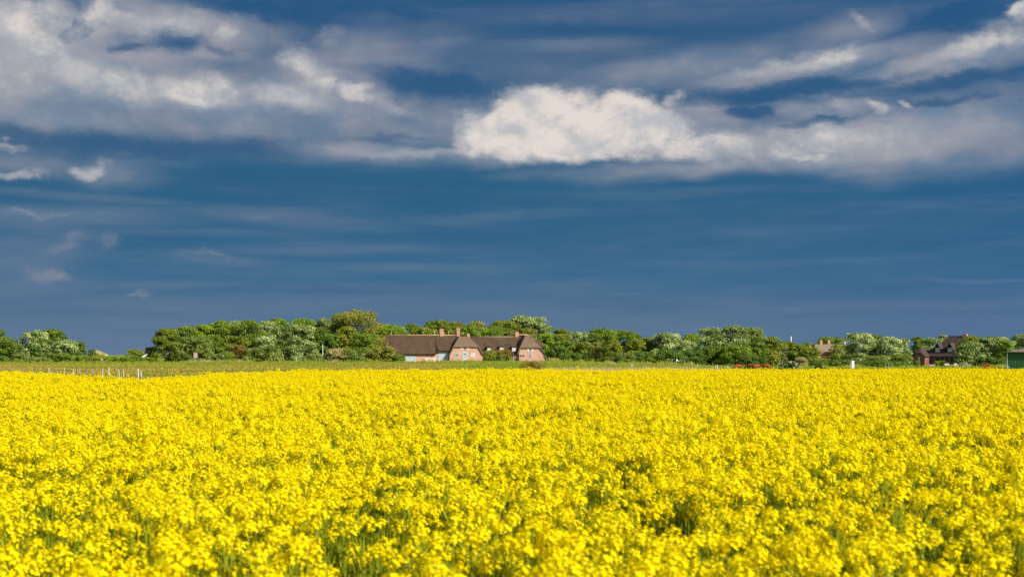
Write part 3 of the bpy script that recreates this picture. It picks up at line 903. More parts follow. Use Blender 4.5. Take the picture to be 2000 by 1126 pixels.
tree('olive', 1482, 1530, 659, 350, 'olive tree right of the highest poplars', bottom=0.02)
tree('sage', 1494, 1514, 657, 362, 'narrow pale treetop left of the thin white mast', bottom=0.02)
tree('olive', 1514, 1566, 667, 354, 'olive tree at the thin white mast', bottom=0.02)
tree('brown', 1496, 1522, 684, 330, 'tan stemmed thin tree behind the right cow', bottom=0.02, trunk='pale', fill=0.6, wisp=0.4)
tree('brown', 1520, 1538, 690, 331, 'small tan thin tree left of the white flowering bush', bottom=0.02, trunk='pale', fill=0.6, wisp=0.4)
shrub('dark', 1446, 1500, 694, 330, 'dark bush just behind the cows')
tree('green', 1540, 1580, 672, 352, 'green tree right of the thin white mast', bottom=0.02)
tree('green', 1562, 1598, 669, 420, 'green tree left of the half hidden thatched house', bottom=0.02)
tree('olive', 1568, 1602, 678, 346, 'olive tree covering the left wall of the half hidden house', bottom=0.0)
tree('green', 1592, 1652, 658, 470, 'smooth green dome behind the two small chimneys', bottom=0.02)
tree('olive', 1622, 1650, 672, 408, 'thin olive tree in front of the half hidden house', bottom=0.02, fill=0.5, bare=12)
shrub('green', 1626, 1646, 691, 398, 'small green bush before the orange brick wall')
shrub('tan', 1552, 1576, 698, 322, 'tan topped bush behind the white flowering bushes')
shrub('green', 1574, 1622, 699, 330, 'dark green hedge in front of the half hidden house')
shrub('green', 1614, 1672, 702, 328, 'green hedge left of the white box')
shrub('blossom', 1524, 1560, 704, 262, 'large white flowering bush right of the cows')
shrub('blossom', 1590, 1608, 708, 262, 'small white flowering bush right of the large one')
# ---- far right
tree('sage', 1646, 1676, 672, 380, 'light green tree at the right end of the half hidden house', bottom=0.0)
tree('silver', 1652, 1712, 650, 352, 'big silver poplar with a dark hollow right of the half hidden house', bottom=0.02)
tree('green', 1690, 1730, 654, 356, 'green topped tree right of the big silver poplar', bottom=0.02)
tree('silver', 1714, 1762, 658, 350, 'silver tree with pale stems in the right row', bottom=0.02)
tree('silver', 1750, 1780, 661, 356, 'pale silver tree left of the dark roofed house', bottom=0.0)
tree('green', 1780, 1806, 657, 385, 'small green top above the pale silver row', bottom=0.02)
tree('silver', 1792, 1848, 660, 400, 'pale silver tree behind the low dark roof', bottom=0.0)
tree('silver', 1830, 1854, 653, 405, 'palest treetop beside the dark main roof', bottom=0.02)
shrub('sage', 1690, 1740, 694, 338, 'grey green bush under the right silver trees')
shrub('green', 1742, 1774, 692, 340, 'green bush left of the dark brick gable')
shrub('green', 1668, 1760, 703, 326, 'long low green hedge right of the white box', clump=0.5)
shrub('green', 1785, 1798, 704, 318, 'round clipped bush in front of the dark brick gable')
tree('silver', 1868, 1918, 668, 336, 'silver tree in front of the dark roofed house', bottom=0.0, peak=0.4)
tree('olive', 1872, 1924, 655, 352, 'olive topped tree covering the right of the dark roof', bottom=0.02)
tree('silver', 1908, 1958, 658, 350, 'silver tree second right of the dark roofed house', bottom=0.02)
tree('green', 1924, 1950, 657, 368, 'green top between silver trees at far right', bottom=0.02)
tree('silver', 1936, 1986, 657, 356, 'silver tree left of the green barn', bottom=0.02)
tree('lime', 1950, 1982, 664, 346, 'bright green tree beside the green barn roof', bottom=0.0)
tree('olive', 1976, 2016, 653, 372, 'olive tree behind the green barn', bottom=0.02)
tree('silver', 1985, 2040, 655, 366, 'pale silver tree behind the right end of the green barn', bottom=0.02)
shrub('dark', 1896, 1968, 696, 334, 'dark understorey left of the green barn')
shrub('green', 1822, 1852, 704, 345, 'clipped green hedge before the dark veranda')
# ---- twiggy shrub at the edge of the field
tree('rust', 1020, 1062, 704, 118, 'thin reddish brown twiggy shrub at the edge of the yellow field', name='shrub', cat='shrub', bottom=0.25, fill=0.22, size=0.09, clump=0.3)
shrub('rust', 958, 1000, 683, 336, 'rusty topped bush in front of the dormer windows')
shrub('olive', 944, 972, 684, 334, 'olive bush between the two farmhouses')
shrub('green', 966, 996, 693, 332, 'low green bush under the rusty topped bush')
shrub('tan', 1068, 1094, 698, 334, 'tan dry bush at the right foot of the farmhouse')
print('trees', TOTAL[0])
# ------------------------------------------------------------------ building materials
def brick(name, c1, c2, mortar, wash=0.0, wash_c=(0.6, 0.5, 0.42)):
    m, nt = material(name)
    tc = nt.node('ShaderNodeTexCoord').outputs['Object']
    ox, oy, oz = nt.sep(tc)
    b = nt.node('ShaderNodeTexBrick')
    nt.put(b.inputs['Vector'], nt.xyz(nt.math('ADD', ox, oy), oz, 0))
    b.inputs['Scale'].default_value = 4.0
    b.inputs['Mortar Size'].default_value = 0.015
    nt.put(b.inputs['Color1'], c1); nt.put(b.inputs['Color2'], c2); nt.put(b.inputs['Mortar'], mortar)
    n1 = nt.noise(tc, 0.7, 5, 0.6); n2 = nt.noise(tc, 2.5, 4, 0.6)
    col = nt.mix(nt.math('MULTIPLY', nt.map(n1, 0.4, 0.7), 0.45), b.outputs[0], tuple(0.75 * x for x in c2))
    col = nt.mix(nt.math('MULTIPLY', nt.map(n2, 0.5, 0.75), 0.35 + wash), col, wash_c)
    finish(nt, col, 0.9, b.outputs['Fac'], 0.3, 0.01, 0.1)
    return m


def thatch(name, c1, c2, moss=0.45, moss_c=(0.085, 0.078, 0.035)):
    m, nt = material(name)
    tc = nt.node('ShaderNodeTexCoord').outputs['Object']
    reed = nt.noise(nt.mapping(tc, scale=(5, 1.2, 0.9)), 2.2, 6, 0.7)
    blot = nt.noise(nt.mapping(tc, scale=(0.5, 0.35, 0.2)), 1.0, 6, 0.7)
    col = nt.mix(nt.map(reed, 0.3, 0.7), c1, c2)
    col = nt.mix(nt.math('MULTIPLY', nt.map(blot, 0.5, 0.72), moss), col, moss_c)
    worn = nt.noise(nt.mapping(tc, loc=(9, 3, 1), scale=(0.9, 0.6, 0.22)), 1.0, 5, 0.7)
    col = nt.mix(nt.map(worn, 0.42, 0.3), col, tuple(0.55 * x for x in c2))
    col = nt.mix(nt.map(worn, 0.56, 0.72, 0.0, 0.5), col, tuple(min(1, 1.45 * x) for x in c1))
    finish(nt, col, 0.95, reed, 0.7, 0.08, 0.05)
    return m


m_pink = brick('pink_brick', (0.46, 0.245, 0.175), (0.35, 0.18, 0.13), (0.46, 0.36, 0.28), 0.2, (0.47, 0.365, 0.275))
m_chim = brick('chimney_brick', (0.42, 0.20, 0.14), (0.33, 0.15, 0.105), (0.40, 0.29, 0.22))
m_dkbrick = brick('dark_red_brick', (0.19, 0.07, 0.05), (0.14, 0.05, 0.036), (0.18, 0.12, 0.10))
m_orbrick = brick('orange_brick', (0.52, 0.22, 0.10), (0.42, 0.17, 0.08), (0.42, 0.3, 0.2))
m_thatch = thatch('brown_thatch', (0.088, 0.055, 0.034), (0.048, 0.030, 0.019))
m_thatch_pale = thatch('lighter_thatch', (0.165, 0.11, 0.070), (0.11, 0.073, 0.046), 0.2)  # paler thatch tone, used on the cross-wing roofs
m_thatch_old = thatch('weathered_thatch', (0.22, 0.165, 0.10), (0.16, 0.12, 0.07), 0.5)
m_slate = thatch('dark_roof_covering', (0.070, 0.050, 0.038), (0.040, 0.030, 0.025), 0.2, (0.10, 0.08, 0.05))
m_ridge = plain('straw_ridge', (0.40, 0.295, 0.175), (0.27, 0.19, 0.10), 6, 0.95, 0.05)
m_rag = plain('ridge_fringe', (0.10, 0.048, 0.022), (0.065, 0.03, 0.015), 6, 0.95, 0.05)
m_grey = plain('grey_paint', (0.34, 0.38, 0.40), (0.29, 0.33, 0.35), 2.0, 0.6, 0.2, stretch=(3, 3, 0.3))
m_white = plain('white_paint', (0.78, 0.77, 0.72), (0.66, 0.65, 0.60), 3.0, 0.55, 0.3)
m_cream = plain('pale_wood', (0.60, 0.53, 0.40), (0.47, 0.40, 0.28), 3.0, 0.8, 0.1)
m_dark = plain('dark_opening', (0.02, 0.014, 0.012), (0.012, 0.01, 0.01), 3.0, 0.8, 0.1)
m_post_dark = plain('grey_brown_post', (0.20, 0.17, 0.14), (0.14, 0.12, 0.10), 3.0, 0.8, 0.1)
m_black = plain('dark_wood', (0.03, 0.026, 0.024), (0.02, 0.018, 0.018), 3.0, 0.75, 0.15)
m_red = plain('red_paint', (0.42, 0.065, 0.03), (0.33, 0.045, 0.025), 3.0, 0.5, 0.3)
m_barn = plain('green_barn_board', (0.030, 0.095, 0.032), (0.022, 0.075, 0.026), 1.2, 0.6, 0.2, stretch=(4, 4, 0.2))
m_rust = plain('brown_sheet_roof', (0.20, 0.14, 0.115), (0.13, 0.09, 0.075), 1.5, 0.7, 0.2)
m_silverwood = plain('grey_pole', (0.55, 0.55, 0.53), (0.45, 0.45, 0.44), 2.0, 0.6, 0.3)
m_glass, nt = material('window_glass')
finish(nt, (0.03, 0.04, 0.045), 0.08, spec=0.6)
m_glass_pale = plain('curtained_glass', (0.42, 0.45, 0.46), (0.22, 0.26, 0.28), 4.0, 0.2, 0.5)


class House:
    """an Empty whose local frame has x along the front, y into the depth, z up; L() reads a place of the photograph"""
    def __init__(s, name, label, cat, px, Y, rot, z=None):
        X = at(px, 700, Y).x
        g = gzf(X, Y) if z is None else z
        s.root = empty(name, (X, Y, g), RAD(rot)); tag(s.root, label, cat)
        s.M = Matrix.Translation((X, Y, g)) @ Matrix.Rotation(RAD(rot), 4, 'Z')
        s.Mi = s.M.inverted()

    def L(s, px, py, d=0.0):
        """local point at depth d seen at that pixel"""
        o = s.Mi @ EYE; r = s.Mi.to_3x3() @ ray(px, py)
        return o + r * ((d - o.y) / r.y)

    def xz(s, px, py, d=0.0):
        p = s.L(px, py, d); return p.x, p.z

    def part(s, mb, name, mat, parent=None, **kw):
        return mb.build(name, mat, parent or s.root, **kw)


def slope_sheet(mb, eave, ridge, thick=0.34, bump=None, nu=40, nv=10, x0=0.0, x1=1.0):
    """a thick roof slope: eave(t) and ridge(t) give the lower and the upper edge for t along the length"""
    top = []; bot = []
    for i in range(nu + 1):
        t = x0 + (x1 - x0) * i / nu
        e = Vector(eave(t)); r = Vector(ridge(t)); d = r - e
        n = Vector((0, -d.z, abs(d.y))).normalized() if abs(d.y) > 1e-4 else Vector((0, -1, 0))
        if d.y < 0: n = Vector((0, d.z, abs(d.y))).normalized()
        for j in range(nv + 1):
            q = j / nv
            p = e + d * q
            p = p + n * ((bump(t, q) if bump else 0.0) - 0.10 * math.sin(PI * q))
            top.append(p); bot.append(p - n * thick)
    w = nv + 1; n0 = len(top)
    fs = []
    for i in range(nu):
        for j in range(nv):
            a = i * w + j
            fs.append((a, a + w, a + w + 1, a + 1)); fs.append((n0 + a, n0 + a + 1, n0 + a + w + 1, n0 + a + w))
    for i in range(nu):
        a = i * w; fs.append((a, n0 + a, n0 + a + w, a + w))
        a = i * w + nv; fs.append((a, a + w, n0 + a + w, n0 + a))
    for j in range(nv):
        fs.append((j, j + 1, n0 + j + 1, n0 + j)); a = nu * w + j
        fs.append((a, n0 + a, n0 + a + 1, a + 1))
    mb.add(top + bot, fs)


def chimney(h, px0, px1, py0, py1, d, mat, deep=0.8, cap=True, name='chimney'):
    x0, z1 = h.xz(px0, py0, d); x1, z0 = h.xz(px1, py1, d)
    mb = MB(); mb.box(x0, x1, d, d + deep, z0 - 1.0, z1)
    c = h.part(mb, name, mat)
    if cap:
        k = MB(); k.box(x0 - 0.06, x1 + 0.06, d - 0.06, d + deep + 0.06, z1 - 0.34, z1 - 0.16)
        k.box(x0 - 0.02, x1 + 0.02, d - 0.02, d + deep + 0.02, z1 + 0.003, z1 + 0.1)
        k.build('chimney_cap', mat, c)
    return c


def window(h, px0, px1, py0, py1, d, frame=m_white, pane=m_glass, nx=2, nz=2, shutters=0.0, sh_mat=None):
    """frame (with glazing bars) set in the wall face at depth d, pane just behind it"""
    x0, z1 = h.xz(px0, py0, d); x1, z0 = h.xz(px1, py1, d)
    f = MB(); t = 0.055
    f.box(x0, x0 + t, d - 0.05, d + 0.02, z0, z1); f.box(x1 - t, x1, d - 0.05, d + 0.02, z0, z1)
    f.box(x0 + t, x1 - t, d - 0.05, d + 0.02, z0, z0 + t); f.box(x0 + t, x1 - t, d - 0.05, d + 0.02, z1 - t, z1)
    for k in range(1, nx):
        xm = x0 + (x1 - x0) * k / nx; f.box(xm - 0.022, xm + 0.022, d - 0.045, d + 0.015, z0 + t, z1 - t)
    for k in range(1, nz):
        zm = z0 + (z1 - z0) * k / nz; f.box(x0 + t, x1 - t, d - 0.04, d + 0.01, zm - 0.018, zm + 0.018)
    w = h.part(f, 'window', frame)
    p = MB(); p.box(x0 + t * .5, x1 - t * .5, d - 0.022, d - 0.012, z0 + t * .5, z1 - t * .5); p.build('pane', pane, w)
    if shutters:
        for sx0, sx1 in ((x0 - shutters, x0 - 0.01), (x1 + 0.01, x1 + shutters)):
            m = MB(); m.box(sx0, sx1, d - 0.06, d - 0.012, z0, z1); m.build('shutter', sh_mat, w)
    return w


def door(h, px0, px1, py0, py1, d, mat, leaves=1, panes=False, frame=None):
    x0, z1 = h.xz(px0, py0, d); x1, z0 = h.xz(px1, py1, d); z0 = max(z0, 0.0)
    m = MB(); n = max(2, int((x1 - x0) / 0.22))
    for k in range(n):
        a = x0 + (x1 - x0) * k / n; b = x0 + (x1 - x0) * (k + 1) / n
        m.box(a + 0.006, b - 0.006, d - 0.04 - 0.006 * (k % 2), d - 0.012, z0 + 0.03, z1)
    o = h.part(m, 'door', mat)
    f = MB(); t = 0.08
    f.box(x0 - t, x0 - .004, d - 0.07, d + 0.02, z0, z1 + t); f.box(x1 + .004, x1 + t, d - 0.07, d + 0.02, z0, z1 + t)
    f.box(x0 - .004, x1 + .004, d - 0.07, d + 0.02, z1 + .004, z1 + t)
    f.build('door_frame', frame or mat, o)
    if panes:
        for k in range(2):
            a = x0 + (x1 - x0) * (0.22 + 0.32 * k); p = MB()
            p.box(a, a + (x1 - x0) * 0.22, d - 0.062, d - 0.047, z1 - 0.62, z1 - 0.34); p.build('pane', m_glass, o)
    hd = MB(); xm = x0 + (x1 - x0) * (0.5 if leaves == 2 else 0.85)
    hd.box(xm - 0.02, xm + 0.02, d - 0.09, d - 0.05, z0 + 1.0, z0 + 1.22); hd.build('handle', m_dark, o)
    return o


def ridge_roll(h, pts, r=0.2, fringe=0.45, seed=1):
    """straw cap laid over the ridge, its lower edge ragged"""
    rr = random.Random(seed); m = MB(); m.tube(pts, r, 8)
    c = h.part(m, 'ridge_cap', m_ridge, smooth_sh=True)
    f = MB(); n = 60
    a = Vector(pts[0]); b = Vector(pts[-1])
    lo = []; hi = []
    for i in range(n + 1):
        p = a + (b - a) * (i / n)
        hi.append(p + Vector((0, -r * 0.9, -0.02))); k = fringe * rr.uniform(0.6, 1.25)
        lo.append(p + Vector((0, -r * 1.5 - k * 0.75, -0.10 - k * 0.62)))
    vs = hi + lo + [p + Vector((0, 0.12, -0.10)) for p in hi] + [p + Vector((0, 0.10, -0.10)) for p in lo]
    fs = []
    N = n + 1
    for i in range(n):
        fs += [(i, i + 1, N + i + 1, N + i), (2 * N + i, 3 * N + i, 3 * N + i + 1, 2 * N + i + 1), (N + i, N + i + 1, 3 * N + i + 1, 3 * N + i)]
    f.add(vs, fs); f.build('ridge_fringe', m_rag, c)
    return c


def roof_block(h, mat, xl, xr, ze, d0, d1, hip_l, hip_r, z_hip, top_l, top_r, z_top, d_top, thick=0.32, over=0.35, name='roof'):
    """cross-wing roof with its ridge running into the depth and a half hip over the front gable.
    xl, xr, ze: verge feet; hip_l, hip_r, z_hip: lower edge of the hip; top_l, top_r, z_top at depth d_top: upper edge of the hip"""
    m = MB(); df = d0 - over
    xm = (top_l + top_r) / 2
    # hip
    A = Vector((hip_l, df, z_hip)); B = Vector((hip_r, df, z_hip)); Cc = Vector((top_r, d_top, z_top)); D = Vector((top_l, d_top, z_top))
    n = (B - A).cross(D - A).normalized(); n = n if n.z > 0 else -n
    m.panel([A, B, Cc, D], -n * thick)
    # left and right slopes
    for hx, tx, vx in ((hip_l, top_l, xl), (hip_r, top_r, xr)):
        P = [Vector((hx, df, z_hip)), Vector((tx, d_top, z_top)), Vector((tx, d1, z_top)), Vector((hx, d1, z_hip))]
        s = -1 if hx < xm else 1
        n = Vector((s * (z_top - z_hip), 0, abs(tx - hx))).normalized()
        m.panel(P, -n * thick)
        Q = [Vector((vx, df, ze)), Vector((hx, df, z_hip)), Vector((hx, d1, z_hip)), Vector((vx, d1, ze))]
        n = Vector((s * (z_hip - ze), 0, abs(vx - hx))).normalized()
        m.panel(Q, -n * (thick - 0.003))
    m.panel([Vector((top_l, d_top, z_top)), Vector((top_r, d_top, z_top)), Vector((top_r, d1, z_top)), Vector((top_l, d1, z_top))], (0, 0, -thick * .9))
    return h.part(m, name, mat)


def sm01(x):
    x = min(1, max(0, x)); return x * x * (3 - 2 * x)


def bumpf(x, a, b, soft):
    return sm01((x - a) / soft + 0.5) * sm01((b - x) / soft + 0.5)


# ------------------------------------------------------------------ left thatched farmhouse
h = House('thatched_farmhouse', 'long thatched pink brick farmhouse with two tall chimneys and grey barn doors', 'house', 868, 347, 9)
DR = 5.5
xl = h.xz(755.5, 690)[0]; xr = h.xz(900, 690)[0]
z_e = h.xz(820, 690.6, -0.6)[1]; z_r = h.xz(820, 654.2, DR)[1]
xb0 = h.xz(854, 690)[0]; xb1 = h.xz(880, 690)[0]; z_e2 = h.xz(866, 685.5, -0.6)[1]
m = MB()
zw = z_e - 0.02
m.panel([(xl, 0, -0.3), (xr, 0, -0.3), (xr, 0, zw), (xb1, 0, z_e2 + .1), (xb0 + .1, 0, z_e2 + .1), (xb0, 0, zw), (xl, 0, zw)], (0, 0.35, 0))
m.panel([(xl, 0.351, -0.3), (xl, 11.0, -0.3), (xl, 11.0, zw), (xl, DR, z_r - .6), (xl, 0.351, zw)], (0.35, 0, 0))
m.panel([(xl + .351, 10.65, -0.3), (xr, 10.65, -0.3), (xr, 10.65, zw), (xl + .351, 10.65, zw)], (0, 0.35, 0))
h.part(m, 'wall', m_pink)
ex = lambda t: xl - 0.35 + (xr + 0.2 - xl) * t
lift = lambda x: bumpf(x, xb0 - 0.1, xb1 + 1, 0.9)
rf = MB()
slope_sheet(rf, lambda t: (ex(t), -0.65, z_e + (z_e2 - z_e) * lift(ex(t))), lambda t: (ex(t), DR, z_r),
            bump=lambda t, q: 0.05 * math.sin(ex(t) * 1.3) * math.sin(q * 5) + 0.18 * lift(ex(t)) * (1 - q) ** 1.5, nu=110, nv=14)
slope_sheet(rf, lambda t: (ex(t), 11.65, z_e), lambda t: (ex(t), DR + 0.02, z_r - 0.01), nu=20, nv=6)
rf = h.part(rf, 'roof', m_thatch)
ridge_roll(h, [h.L(753.5, 654.1, DR), h.L(825, 654.1, DR), h.L(894, 654.4, DR)], 0.12, 0.5, 3)
for x in (764, 826, 848, 876, 889.5, 904):
    p = h.L(x, 654, DR + 0.1); q = h.L(x, 646.5 if x < 880 else 647.5, DR + 0.1)
    r_ = MB(); r_.tube([p, q], 0.055, 5); h.part(r_, 'ridge_rod', m_cream)
chimney(h, 859, 867, 642.2, 654.5, DR - 0.4, m_chim, 0.9)
chimney(h, 892, 898.5, 640.8, 656, DR - 0.4, m_chim, 0.9)
door(h, 791, 811, 692.2, 708, 0, m_grey, 2)
door(h, 856.5, 875, 686.6, 706, 0, m_grey, 2)
for a in (823.5, 833.5, 844):
    window(h, a, a + 4.6, 691.2, 693.4, 0, m_dark, m_glass, 2, 1)
# cross wing
dC = -1.3
vl, ze = h.xz(877.5, 691, dC - .35); vr, ze2 = h.xz(945, 691, dC - .35)
hl, zh = h.xz(885, 677.3, dC - .35); hr, _ = h.xz(937, 677.3, dC - .35)
tl, zt = h.xz(897, 656.4, 1.6); tr_, _ = h.xz(914, 656.4, 1.6)
wl = h.xz(878.2, 690, dC)[0]; wr = h.xz(941, 690, dC)[0]
m = MB()
m.panel([(wl, dC, -0.3), (wr, dC, -0.3), (wr, dC, ze + .15), (hr - .2, dC, zh - .05), (hl + .2, dC, zh - .05), (wl, dC, ze + .15)], (0, 0.35, 0))
m.box(wr - 0.35, wr, dC + 0.351, 10, -0.3, ze + .1)
h.part(m, 'wall', m_pink)
roof_block(h, m_thatch_pale, vl, vr, ze, dC, 11.5, hl, hr, zh, tl, tr_, zt, 1.6)
chimney(h, 912.5, 917.5, 651, 661, 2.6, m_chim, 0.9, cap=False)
window(h, 889, 896.5, 689, 696.5, dC, m_white, m_glass, 2, 3)
window(h, 920, 927.3, 688.8, 696.6, dC, m_white, m_glass_pale, 2, 3)
door(h, 904, 912, 687.2, 704, dC, m_grey, 1, panes=True, frame=m_cream)
window(h, 905.5, 911, 677.8, 682.2, dC, m_grey, m_glass, 1, 1, shutters=0.75, sh_mat=m_cream)
for a in (892.5, 919):
    window(h, a, a + 4.2, 677.8, 679.4, dC, m_dark, m_glass, 1, 1)

# ------------------------------------------------------------------ right thatched farmhouse
h = House('thatched_farmhouse', 'thatched pink brick farmhouse with three dormer windows and a broad right gable', 'house', 980, 352, 9)
xl = h.xz(921, 690)[0]; xr = h.xz(1030, 690)[0]
z_e = h.xz(1005, 691.4, -0.6)[1]; z_r = h.xz(965, 657.6, DR)[1]
m = MB(); zw = z_e - .02; xw = h.xz(940, 690)[0]
m.panel([(xl, 0, -0.3), (xr, 0, -0.3), (xr, 0, zw), (xl, 0, zw)], (0, 0.35, 0))
m.panel([(xl, 0.351, -0.3), (xl, 11.0, -0.3), (xl, 11.0, zw), (xl, DR, z_r - .6), (xl, 0.351, zw)], (0.35, 0, 0))
m.panel([(xl + .351, 10.65, -0.3), (xr, 10.65, -0.3), (xr, 10.65, zw), (xl + .351, 10.65, zw)], (0, 0.35, 0))
h.part(m, 'wall', m_pink)
ex2 = lambda t: xl + (xr - xl) * t
DORM = [(952, 958.5, 678.2, 685.5), (976, 983, 677.6, 685), (1000, 1007.3, 677.6, 685.2)]
dd_ = 1.0                                   # depth at which the dormer windows stand
wins = []
for a, b, t0, t1 in DORM:
    x0, zt_ = h.xz(a, t0, dd_); x1, zb_ = h.xz(b, t1, dd_); wins.append((x0, x1, zb_, zt_))
slope = (z_r - z_e) / (DR + 0.65)


def dorm_bump(t, q):
    x = ex2(t); y = -0.65 + (DR + 0.65) * q; z = z_e + slope * (y + 0.65); s = 0.04 * math.sin(x * 1.7) * math.sin(q * 6)
    for x0, x1, zb_, zt_ in wins:
        hx = bumpf(x, x0 - 0.35, x1 + 0.35, 0.8)
        if y > dd_ - 0.75:                  # the thatch sweeps up over the window and dies out towards the ridge
            need = (zt_ + 0.50) - z
            k = 1 - sm01((y - dd_ + 0.75) / (DR - dd_ - 0.4))
            s += hx * max(need, 0) * 0.72 * (0.15 + 0.85 * sm01((y - dd_ + .75) / .35)) if need > 0 else hx * 0.35 * k
    return s


rf = MB()
slope_sheet(rf, lambda t: (ex2(t), -0.65, z_e), lambda t: (ex2(t), DR, z_r), bump=dorm_bump, nu=150, nv=34, thick=0.3)
slope_sheet(rf, lambda t: (ex2(t), 11.65, z_e), lambda t: (ex2(t), DR + 0.02, z_r - 0.01), nu=20, nv=6)
rf = h.part(rf, 'roof', m_thatch)
rc = MB(); rc.tube([h.L(919, 657.4, DR), h.L(1002, 657.4, DR)], 0.16, 8); h.part(rc, 'ridge_cap', m_thatch_old, smooth_sh=True)
for a, b, t0, t1 in DORM:
    x0, zt_ = h.xz(a, t0, dd_ - 1.1); x1, zb_ = h.xz(b, t1, dd_ - 1.1)
    ck = MB(); ck.box(x0 - .1, x1 + .1, dd_ - 1.04, dd_ + 2.2, zb_ - .5, zt_ + .12)
    dm = h.part(ck, 'dormer', m_thatch)
    w = window(h, a, b, t0, t1, dd_ - 1.1, m_white, m_glass_pale, 2, 2); w.parent = dm
    hd_ = MB(); hd_.box(x0 - .25, x1 + .25, dd_ - 1.45, dd_ - 0.6, zt_ + .05, zt_ + .28); hd_.build('dormer_hood', m_thatch, dm, bevel=.06)
# right cross wing
dC = -1.2
vl, ze = h.xz(1010.5, 691, dC - .35); vr, _ = h.xz(1067.5, 690.5, dC - .35)
hl, zh = h.xz(1015, 679, dC - .35); hr, _ = h.xz(1057.5, 679, dC - .35)
tl, zt = h.xz(1026, 655, 2.0); tr_, _ = h.xz(1036, 655, 2.0)
wl = h.xz(1014, 690, dC)[0]; wr = h.xz(1064, 690, dC)[0]
m = MB()
m.panel([(wl, dC, -0.3), (wr, dC, -0.3), (wr, dC, ze + .2), (hr - .2, dC, zh - .05), (hl + .2, dC, zh - .05), (wl, dC, zh - 1.5)], (0, 0.35, 0))
m.box(wl, wl + .35, dC + .351, 3, -.3, ze); m.box(wr - .35, wr, dC + .351, 12, -.3, ze)
h.part(m, 'wall', m_pink)
roof_block(h, m_thatch_pale, vl, vr, ze, dC, 12.5, hl, hr, zh, tl, tr_, zt, 2.0)
a = h.L(992, 653.4, 7.5); b = h.L(1033, 653.4, 7.5)
rc = MB(); rc.tube([a, b], 0.12, 8); h.part(rc, 'ridge_cap', m_ridge, smooth_sh=True)
# rear roof seen past the right slope
p0 = h.L(1043, 662, 8.5); p1 = h.L(1055.5, 662.5, 8.5); p2 = h.L(1061.5, 678, 6.5); p3 = h.L(1040, 678, 6.5)
rb = MB(); rb.panel([p0, p1, p2, p3], (0, 0.4, -0.2)); h.part(rb, 'rear_roof', m_thatch)
chimney(h, 1006.5, 1013.5, 647.6, 656, 6.6, m_chim, 0.9, cap=False)
door(h, 1002, 1007.5, 692.2, 700, 0, m_white, 1)
for a in (1015.2, 1020.3):
    window(h, a, a + 3.6, 693, 696, dC, m_dark, m_glass, 1, 1)
window(h, 1032.8, 1038.5, 680, 686, dC, m_white, m_glass, 2, 1, shutters=0.35, sh_mat=m_cream)
window(h, 1033, 1037.6, 692.2, 697, dC, m_grey, m_glass, 2, 2, shutters=0.2, sh_mat=m_grey)

# ------------------------------------------------------------------ half hidden thatched house
h = House('thatched_house', 'half hidden thatched house with orange brick wall and two small chimneys', 'house', 1620, 410, 6)
xl = h.xz(1590, 690)[0]; xr = h.xz(1658, 690)[0]; z_e = h.xz(1620, 690, -.5)[1]; z_r = h.xz(1620, 671.5, 4.5)[1]
m = MB(); m.panel([(xl, 0, -.3), (xr, 0, -.3), (xr, 0, z_e), (xl, 0, z_e)], (0, .35, 0)); m.panel([(xl, .351, -.3), (xl, 9, -.3), (xl, 9, z_e), (xl, 4.5, z_r - .4), (xl, .351, z_e)], (.35, 0, 0))
m.panel([(xr - .35, .351, -.3), (xr - .35, 9, -.3), (xr - .35, 9, z_e), (xr - .35, 4.5, z_r - .4), (xr - .35, .351, z_e)], (.349, 0, 0))
h.part(m, 'wall', m_orbrick)
rf = MB()
xi0 = h.xz(1592, 680, 4.5)[0]; xi1 = h.xz(1652, 680, 4.5)[0]
slope_sheet(rf, lambda t: (xl - .3 + (xr - xl + .6) * t, -.5, z_e - .05), lambda t: (xi0 + (xi1 - xi0) * t, 4.5, z_r), nu=30, nv=8)
slope_sheet(rf, lambda t: (xl - .3 + (xr - xl + .6) * t, 9.5, z_e - .05), lambda t: (xi0 + (xi1 - xi0) * t, 4.52, z_r - .01), nu=30, nv=8)
h.part(rf, 'roof', m_thatch_old)
rc = MB(); rc.tube([(xi0, 4.5, z_r), (xi1, 4.5, z_r)], .15, 6); h.part(rc, 'ridge_cap', m_rag)
chimney(h, 1602, 1606.3, 664, 671.5, 4.2, m_chim, .7, cap=False); chimney(h, 1617, 1621.3, 664, 671.5, 4.2, m_chim, .7, cap=False)
chimney(h, 1649, 1652.6, 667, 676, 4.4, m_cream, .6, cap=False)
x0, zz1 = h.xz(1632, 682, 0.2); x1, zz0 = h.xz(1642, 689, 0.2)
m = MB(); m.box(x0, x1, .3, 3.2, zz0 - .6, zz1); dm = h.part(m, 'dormer', m_thatch_old)
w = window(h, 1634, 1640, 683, 688.4, .27, m_white, m_glass, 2, 1); w.parent = dm
window(h, 1594, 1597, 687.5, 692, -.02, m_cream, m_glass_pale, 1, 1)

